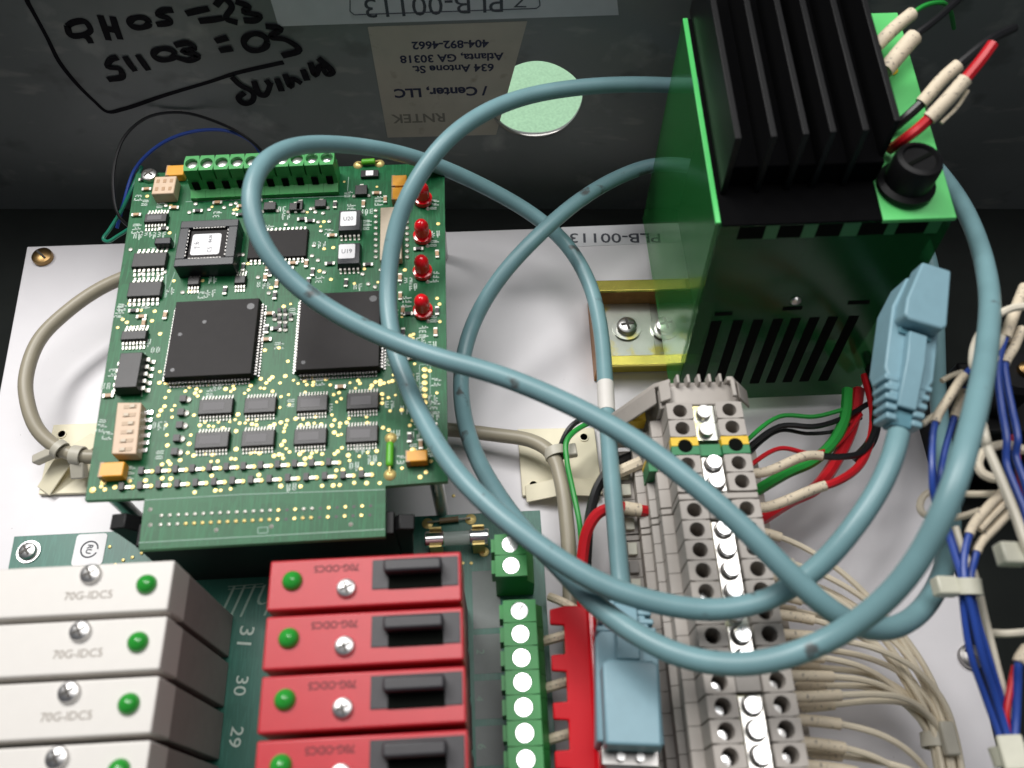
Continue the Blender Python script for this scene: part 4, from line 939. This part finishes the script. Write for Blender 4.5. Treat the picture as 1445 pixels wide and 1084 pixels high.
def connector(base, tip, up, wd_=1.0, gs=2.46, slant=False):
    ya = (tip - base).normalized(); za = (Vector(up) - ya * ya.dot(Vector(up))).normalized(); xa = ya.cross(za)
    L_ = (tip - base).length; s_ = L_ / 4.1
    M = Matrix(((xa.x, ya.x, za.x, base.x), (xa.y, ya.y, za.y, base.y), (xa.z, ya.z, za.z, base.z), (0, 0, 0, 1)))
    con = bpy.data.objects.new("connector", None); COL.objects.link(con); con.parent = ser; con.matrix_local = Matrix.Translation(-PC) @ M @ Matrix.Diagonal((wd_, s_, wd_, 1))
    MB().prism([(-.48, .7), (.48, .7), (.60, 1.1), (.76, 1.35), (.76, 3.9), (-.76 + .34 * slant, 3.9), (-.76, 3.0 if slant else 3.9), (-.76, 1.35), (-.60, 1.1)], -.62, .34).build("hood", "hood_blue", con, .06, seg=3)
    for i in range(5):
        w = .50 + .05 * i
        for sx in (-1, 1): MB().box((sx * (w * .62 + .08), .18 + i * .235, -.02), (w * .62, .15, .78)).build("strain_rib", "hood_blue", con, .04)
    MB().box((0, .66, -.04), (.62, 1.25, .56)).build("strain_relief", "hood_blue_dark", con, .05)
    MB().extr([(0, .45, .30), (0, gs - .12, .30), (0, gs - .12, .62), (0, 1.6, .66), (0, .45, .44)], (.56, 0, 0), Matrix.Translation((-.28, 0, 0))).build("latch_tab", "hood_blue", con, .04)
    MB().box((0, gs - .04, .36), (1.0, .22, .14)).build("latch_gap", "hood_blue_dark", con, .02)
    MB().prism([(-.66, gs + .1), (-.5, gs), (.5, gs), (.66, gs + .1), (.62, 4.1)] + ([(-.30, 4.1), (-.64, 3.0)] if slant else [(-.62, 4.1)]), .30, .95).build("grip", "hood_blue", con, .07, seg=3)
    if slant: return con
    for sx in (-.22, .22): MB().cyl((sx, 4.2, .1), .10, .2, 10, None).build("jack_screw", "steel", con)
    MB().box((0, 4.12, -.1), (1.3, .5, .5)).build("plug_shell", "dark_steel", con, .02)
    return con
connector(W(1266, 608, 7.3), W(1291, 394, 7.8), (.05, -.40, 1), .80, slant=True)
connector(W(879, 838, 3.5), W(888, 1066, 3.9), (0, .1, 1), 1.0, 2.1)

# ------------------------------------------------------------------ grey cable, tie mounts, ties
tag(MB().tube(smooth_path(spline(px([(330, 350, 2.6), (260, 362, 2.4), (195, 384, 2.1), (140, 408, 1.9), (92, 442, 1.8), (55, 480, 1.7), (37, 530, 1.6), (38, 565, 1.5), (52, 605, 1.3), (78, 630, 1.1), (105, 642, 1.0), (140, 645, .9), (220, 640, .8), (330, 625, .8), (450, 608, .8), (560, 602, .8), (640, 607, .8), (700, 614, .9), (750, 622, 1.0), (778, 640, 1.1), (792, 680, 1.2), (800, 740, 1.2), (804, 800, 1.1), (805, 860, 1.0), (806, 930, .9)]), 8), 3), .225, 14).build("grey_cable", "cable_grey", None, origin=W(195, 384, 2.1)),
    "beige grey round cable looping out under the control board's left edge", "cable")
def tie_mount(name, label, corners, bar, notch=()):
    P = [W(u, v, .02) for u, v in corners]; c = sum(P, Vector()) / 4; t = thing(name, label, "cable tie mount", c, 0, "cream adhesive cable tie mounts")
    MB().extr([p + Vector((0, 0, .0)) for p in P], (0, 0, .14)).build("base", "mount_cream", t, .025, origin=c)
    a, e = W(*bar[0], .17), W(*bar[1], .17)
    ax = (e - a); d = ax.normalized(); n_ = Vector((-d.y, d.x, 0)); m_ = (a + e) / 2
    MB().extr([a + n_ * .28, a - n_ * .28, m_ - n_ * .30 + Vector((0, 0, .42)), m_ + n_ * .30 + Vector((0, 0, .42))], d * .0 + Vector((0, 0, .06))).build("saddle_arm", "mount_cream", t, .02, origin=c)
    MB().extr([e + n_ * .28, e - n_ * .28, m_ - n_ * .30 + Vector((0, 0, .42)), m_ + n_ * .30 + Vector((0, 0, .42))], Vector((0, 0, .06))).build("saddle_arm", "mount_cream", t, .02, origin=c)
    for i in range(4):
        q_ = P[i].lerp(c, .3); MB().lathe([(.16, 0), (.16, .03), (.12, .035), (.12, 0)], 14, (q_.x, q_.y, .16)).build("rivet_hole", "mount_cream", t, origin=c)
tie_mount("tie_mount", "cream tie mount holding the grey cable left of the control board", [(57, 700), (160, 697), (182, 598), (78, 602)], ((62, 694), (138, 618)))
tie_mount("tie_mount", "cream tie mount between the control board and the terminal blocks", [(737, 702), (850, 699), (838, 606), (730, 608)], ((742, 698), (845, 690)))
def tie(label, c, axis, r, m_="tie_grey", head=None, w=.28, hs=(.5, .42, .36), group="nylon cable ties"):
    """band round a cable running along axis at c, with its square head"""
    t = thing("cable_tie", label, "cable tie", c, 0, group)
    za = Vector(axis).normalized(); M = za.to_track_quat('Z', 'Y').to_matrix().to_4x4()
    MB().lathe([(r, -w / 2), (r + .06, -w / 2), (r + .06, w / 2), (r, w / 2), (r, -w / 2)], 20, (0, 0, 0), M).build("band", m_, t, .01)
    h = Vector(head) if head else Vector((r, 0, 0)); q_ = h.to_track_quat('X', 'Z').to_matrix().to_4x4()
    MB().box(h.normalized() * (r + hs[0] * .4), hs, 0, None).build("head", m_, t, .05) if 0 else MB().box((r + hs[0] * .42, 0, 0), hs, 0, q_).build("head", m_, t, .05)
    return t
tie("grey tie with its head sticking out over the loop's lower left", W(84, 634, 1.15), W(105, 645, 1) - W(62, 615, 1.2), .24, head=W(46, 652, .8) - W(84, 634, 1.15), w=.22, hs=(.75, .3, .3))
tie("grey tie strapping the cable onto the cream left mount", W(110, 643, 1.0), W(140, 646, 1) - W(85, 638, 1), .25, head=(0.05, -.8, -.5), w=.34)
tie("grey tie clamping the cable on the mount by the terminal blocks", W(784, 640, 1.1), W(794, 690, 1) - W(776, 630, 1), .30, head=(.8, .1, .1), w=.3, hs=(.4, .4, .3))

# ------------------------------------------------------------------ wires left of the terminal row
wire("control_wire", "green wire running down beside the grey cable past the cream mount", "wire", [(870, 590, 1.2), (825, 600, 1.4), (800, 622, 1.6), (800, 650, 1.6), (808, 690, 1.5), (818, 740, 1.5), (822, 790, 1.2)], .085, "wire_green")
wire("control_wire", "black wire arching above the green wire over the cream mount", "wire", [(880, 588, 1.1), (835, 588, 1.3), (808, 600, 1.4), (793, 625, 1.2), (786, 660, .8)], .09, "wire_black")
wire("control_wire", "thick black wire curving behind the red wire at the lower tier", "wire", [(900, 640, 2.1), (868, 655, 2.2), (845, 685, 2.1), (833, 725, 1.9), (828, 780, 1.7), (826, 850, 1.4)], .15, "wire_black")
wire("control_wire", "red wire with cream sleeve entering the lower tier by the blue cable", "wire", [(916, 722, 2.5), (895, 719, 2.6), (870, 716, 2.7), (845, 724, 2.6), (829, 748, 2.4), (822, 785, 2.1), (821, 830, 1.8), (826, 900, 1.6)], .17, "wire_red", None, [(.10, .24)], sr=1.15)
wire("control_wire", "short cream sleeve wire poking out above the lower green block", "wire", [(905, 652, 2.6), (885, 661, 2.5), (860, 672, 2.3)], .19, "sleeve")
for i, (u, v) in enumerate([(768, 902), (770, 968), (777, 1040)]):
    wire("strip_wire", ["upper", "middle", "lower"][i] + " cream wire running from the green strip under the red comb", "wire", [(u - 4, v + 4, 2.2), (u + 14, v - 1, 2.35), (u + 34, v - 6, 2.3), (u + 60, v - 6, 1.9)], .13, "sleeve", "cream wires under the red comb cover")
wire("strip_wire", "cream wire with green end by the top of the red comb", "wire", [(775, 842, 1.8), (795, 850, 2.0), (815, 862, 1.9), (840, 880, 1.4)], .12, "sleeve")

# ------------------------------------------------------------------ wires right of the terminal row
def rp(i, dx, z): return rowp(i, BW + dx, z)
wire("feed_wire", "black wire with cream sleeve at the yellow and green block's right side", "wire", [rp(1.9, .35, 3.0), rp(1.95, .9, 3.1), W(1140, 643, 3.0), W(1180, 645, 3.0), W(1213, 640, 3.0), W(1232, 615, 2.8), W(1236, 570, 2.4), W(1225, 520, 2)], .10, "wire_black", "wires running from the row to the supply", [(.04, .36)], True, sr=1.4)
wire("feed_wire", "red wire with cream sleeve below the thick green wire", "wire", [rp(3.9, .35, 3.0), rp(3.95, .8, 3.1), W(1150, 690, 3.1), W(1180, 680, 3.2), W(1210, 660, 3.0), W(1226, 630, 2.8), W(1232, 580, 2.4), W(1220, 530, 2)], .12, "wire_red", "wires running from the row to the supply", [(.10, .36)], True, sr=1.2)
wire("feed_wire", "thick green wire curving up towards the supply's lower edge", "wire", [rp(2.9, .3, 2.2), W(1110, 668, 2.0), W(1145, 652, 2.0), W(1175, 625, 2.0), W(1192, 590, 2.0), W(1196, 550, 2.0)], .17, "wire_green", "wires running from the row to the supply", (), True)
wire("feed_wire", "thick red wire crossing under the green wire", "wire", [rp(4.6, .3, 2.2), W(1115, 707, 2.0), W(1150, 690, 1.9), W(1180, 650, 1.7), W(1203, 600, 1.6), W(1212, 550, 1.6)], .19, "wire_red", "wires running from the row to the supply", (), True)
wire("feed_wire", "thin red wire leaving the row just above the sleeved black wire", "wire", [rp(1.6, .3, 2.6), W(1100, 633, 2.4), W(1145, 640, 2.2), W(1180, 628, 2.0), W(1215, 585, 1.8)], .07, "wire_red", "wires running from the row to the supply", (), True)
wire("feed_wire", "upper thin black wire lying under the supply's bottom edge", "wire", [rp(.6, .3, 2.5), W(1100, 602, 2.3), W(1150, 602, 2.2), W(1190, 590, 2.0), W(1225, 570, 1.8)], .085, "wire_black", "wires running from the row to the supply", (), True)
wire("feed_wire", "lower thin black wire lying just beneath the upper one", "wire", [rp(.95, .3, 2.3), W(1100, 608, 2.0), W(1140, 612, 1.9), W(1180, 608, 1.8), W(1215, 590, 1.6)], .06, "wire_black", "wires running from the row to the supply", (), True)
wire("feed_wire", "thin green wire hugging the supply's lower front edge", "wire", [rp(.2, .3, 2.5), W(1100, 588, 2.2), W(1150, 588, 2.1), W(1200, 575, 2.0)], .07, "wire_green", "wires running from the row to the supply", (), True)
wire("feed_wire", "thick black wire rising at the supply's right lower corner", "wire", [W(1222, 500, 2.0), W(1236, 540, 2.4), W(1238, 585, 2.6), W(1228, 625, 2.6), W(1205, 650, 2.2)], .15, "wire_black", "wires running from the row to the supply", (), True)
bun = W(1326, 1046, 1.5); down = W(1345, 1190, 1.5)
random.seed(11)
j = 0
for i in [5, 6, 7, 8, 9, 10, 11, 12, 13, 14, 15, 16, 17]:
    for dup_ in ((0,) if i in (5, 9, 14) else (0, 1)):
        a = rp(i + (.22 if dup_ else -.05), .2, 2.75 - .75 * dup_); k = (i - 5) / 12; off = Vector((random.uniform(-.26, .26), 0, random.uniform(-.2, .3) + .1))
        e_ = bun + off if i < 14 else W(1322, 1120 + 26 * (i - 14), 1.5) + off
        p1 = a + Vector((1.5 + .9 * k, -.12, .15)); p2 = e_ + Vector((-.15 - .7 * k, 3.0 * (1 - k) + .5, .3)) + off
        bz = [a * (1 - t) ** 3 + p1 * (3 * t * (1 - t) ** 2) + p2 * (3 * t * t * (1 - t)) + e_ * t ** 3 for t in (.0, .14, .3, .48, .66, .84, 1)]
        mid1, mid2, mid3 = bz[1], bz[2], bz[3]; end = bz[4:] + ([down + off] if i < 14 else [])
        nm = f"{'lower' if dup_ else 'upper' if i not in (5, 9, 14) else 'single'} cream wire with marker sleeve from the {ORD[i]} terminal block"
        wire("field_wire", nm, "wire", [a, mid1, mid2, mid3] + end, .082, "wire_cream", "cream wires fanning from the terminal blocks to the tie", [(.01, .19 + .14 * k)], True, sr=1.7); j += 1
tie("pale tie gathering the cream wires at the lower right of the plate", bun, down - bun, .40, "tie_grey", head=(0, 0, 1), w=.36, hs=(.26, .8, .36))

# ------------------------------------------------------------------ harness on the right
K4 = 145 / 655; K5 = 165 / 688
def h4(pts, z): return [(1300 + x * K4, 380 + y * K4, z[i] if isinstance(z, (list, tuple)) else z) for i, (x, y) in enumerate(pts)]
def h5(pts, z): return [(1280 + x * K5, 600 + y * K5, z[i] if isinstance(z, (list, tuple)) else z) for i, (x, y) in enumerate(pts)]
HG = "blue wires of the right hand harness"
wire("harness_wire", "blue wire with cream sleeve passing left of the hanging blue cable", "wire", h4([(308, 640), (262, 690), (180, 815), (105, 935), (80, 1020)], 7) + h5([(150, 100), (148, 250), (152, 385), (185, 520), (240, 640), (285, 780), (320, 900)], [7, 7, 6.8, 6.4, 6.2, 6.2, 6.2]) + [(1359, 850, 6), (1369, 920, 5.6), (1391, 985, 5.2), (1417, 1060, 5), (1425, 1120, 5)], .078, "wire_blue", HG, [(.05, .22)], sr=1.45)
wire("harness_wire", "second blue wire with shorter cream sleeve beside the first", "wire", h4([(285, 760), (255, 830), (205, 960), (175, 1060)], 6.6) + h5([(215, 180), (195, 300), (195, 390), (225, 560), (265, 680), (310, 820), (338, 930)], [6.6, 6.6, 6.4, 6.0, 6, 6, 6]) + [(1370, 850, 5.8), (1384, 915, 5.5), (1404, 985, 5.1), (1426, 1060, 5), (1434, 1120, 5)], .078, "wire_blue", HG, [(.02, .13)], sr=1.45)
wire("harness_wire", "blue wire coming from the topmost of three cream sleeves", "wire", h5([(570, 385), (480, 480), (390, 590), (350, 700), (335, 800), (342, 930)], 6.3) + [(1371, 860, 6.1), (1387, 930, 5.7), (1407, 990, 5.3), (1427, 1060, 5.1), (1434, 1120, 5)], .082, "wire_blue", HG, [(.02, .26)], sr=1.4)
wire("harness_wire", "blue wire coming from the lowest of three cream sleeves", "wire", h5([(610, 505), (520, 600), (430, 700), (395, 800), (372, 930)], 6.1) + [(1378, 870, 5.8), (1396, 930, 5.5), (1414, 990, 5.1), (1431, 1060, 5), (1438, 1120, 5)], .08, "wire_blue", HG, [(.02, .28)], sr=1.35)
wire("harness_wire", "olive cream sleeve wire between two blue sleeved ones", "wire", h5([(590, 445), (510, 525), (425, 615)], 6.25), .085, "sleeve")
wire("harness_wire", "blue wire curving down from the upper right cream sleeve", "wire", [(1446, 405, 7.3), (1432, 440, 7.4)] + h4([(535, 440), (500, 560), (490, 680), (515, 900), (545, 1084)], 7.4) + h5([(585, 220), (650, 400), (690, 500)], 7.2) + [(1456, 780, 7)], .085, "wire_blue", HG, [(.0, .2)], sr=1.7)
wire("harness_wire", "blue wire next to the white one at the right edge", "wire", h4([(640, 380), (590, 500), (535, 600), (545, 720), (580, 900), (615, 1084)], 7.2) + h5([(640, 180), (690, 330)], 7.0) + [(1455, 720, 6.8)], .085, "wire_blue", HG, [(.0, .26)], sr=1.45)
wire("harness_wire", "thin red wire among blue ones at the right edge", "wire", h5([(620, 60), (648, 180), (660, 300), (690, 420)], 6.8), .07, "wire_red")
wire("harness_wire", "long white wire sweeping down in front of the blue harness", "wire", h4([(660, 235), (560, 255), (450, 320), (365, 430), (330, 540), (335, 625), (375, 640), (440, 560), (520, 430)], [8, 8, 8, 8, 8, 7.9, 7.8, 7.6, 7.4]), .098, "wire_white")
wire("harness_wire", "straight white wire falling from the curl to the pale tie", "wire", h4([(470, 560), (440, 640), (390, 820), (380, 930), (410, 1084)], 7.7) + h5([(470, 120), (545, 300), (640, 540), (690, 680)], 7.6) + [(1470, 820, 7.4)], .105, "wire_white")
wire("harness_wire", "cream looped wire hooking round left of the hanging blue cable", "wire", h5([(520, 405), (345, 405), (200, 390), (120, 400), (80, 450), (85, 510), (150, 545), (240, 550), (330, 535), (430, 505)], [6.2, 5.6, 5.4, 5.4, 5.4, 5.4, 5.4, 5.4, 5.6, 6.1]), .085, "wire_cream")
wire("harness_wire", "cream looped wire curling behind the white wire", "wire", h5([(690, 150), (620, 120), (530, 120), (450, 160), (418, 220), (440, 280), (500, 310), (560, 315)], 6.8), .11, "wire_cream")
wire("harness_wire", "thin cream stub beside the two small sleeves", "wire", h4([(130, 712), (190, 680), (262, 655)], 6.8), .07, "wire_cream")
wire("harness_wire", "cream wire end poking out left under the blue connector", "wire", h4([(10, 990), (60, 945), (110, 915)], 6.9), .07, "wire_cream")
wire("harness_wire", "white wire running down behind the blue bundle below the tie", "wire", h5([(285, 600), (330, 740), (390, 860)], 5.7) + [(1392, 880, 5.4), (1412, 960, 5.1), (1430, 1020, 5), (1440, 1090, 5)], .085, "wire_white")
wire("harness_wire", "short white wire bridging right from the blue bundle", "wire", [(1398, 893, 5.0), (1420, 894, 5.2), (1450, 892, 5.4)], .09, "wire_white")
wire("harness_wire", "blue wire with cream sleeve rising at the lower right edge", "wire", [(1450, 915, 5.6), (1438, 935, 5.6), (1436, 965, 5.4), (1434, 1010, 5.2), (1432, 1060, 5.1), (1440, 1120, 5)], .09, "wire_blue", HG, [(.0, .22)], sr=1.6)
wire("harness_wire", "dark red wire next to the lower right blue wire", "wire", [(1432, 940, 5.4), (1426, 970, 5.3), (1420, 1010, 5.2), (1424, 1060, 5)], .075, "wire_red")
c = W(1363, 829, 6.1); tie("pale tie round the blue wires at the panel's edge", c, W(1372, 870, 6) - W(1362, 800, 6.2), .28, "tie_white", head=(-1, 0, .1), w=.36, hs=(.5, .42, .36))
c = W(1450, 783, 7.3); tie("pale tie cut by the right edge of the picture", c, (.3, -1, 0), .22, "tie_white", head=(-1, 0, .1), w=.34, hs=(.48, .48, .36))
c = W(1426, 1066, 5.0); tie("pale tie round the blue bundle at the bottom right corner", c, (.1, -1, 0), .34, "tie_white", head=(-.4, 0, 1), w=.4, hs=(.3, .7, .5))
p = W(1432, 525, 4.5)
t = thing("side_plug", "round black plug with a shiny metal tip behind the blue wires", "plug", p, 0)
MB().lathe([(.75, -1.4), (.75, 0), (.6, .15), (0, .16)], 24).build("plug_body", "black_plastic", t); MB().lathe([(.22, .14), (.22, .3), (.1, .38), (0, .4)], 16, (.18, -.05, 0)).build("tip", "brass", t)
MB().box((.9, 0, -3.6), (3.2, 2.4, 4.4)).build("socket_box", "black_plastic", t, .1)
# ------------------------------------------------------------------ thin wires behind the control board's left corner
wire("thin_wire", "thin black wire looping up against the dark back panel", "wire", [(195, 330, 2.0), (168, 305, 2.6), (160, 270, 3.0), (163, 225, 3.4), (178, 190, 3.7), (210, 165, 3.9), (255, 159, 3.9), (300, 170, 3.8), (345, 192, 3.5), (370, 215, 3.0), (380, 240, 2.6)], .055, "wire_black")
wire("thin_wire", "blue wire arching behind the board's green terminal row", "wire", [(165, 322, 2.0), (175, 285, 2.6), (190, 240, 3.1), (215, 212, 3.5), (245, 194, 3.7), (285, 184, 3.7), (325, 186, 3.5), (360, 205, 3.0), (375, 240, 2.4)], .06, "wire_blue")
wire("thin_wire", "teal green wire folded at the board's upper left corner", "wire", [(200, 235, 3.0), (188, 262, 2.9), (172, 296, 2.5), (154, 325, 2.2), (146, 337, 2.1), (152, 341, 2.1), (168, 332, 2.2), (190, 318, 2.4), (210, 305, 2.4)], .062, "wire_teal")
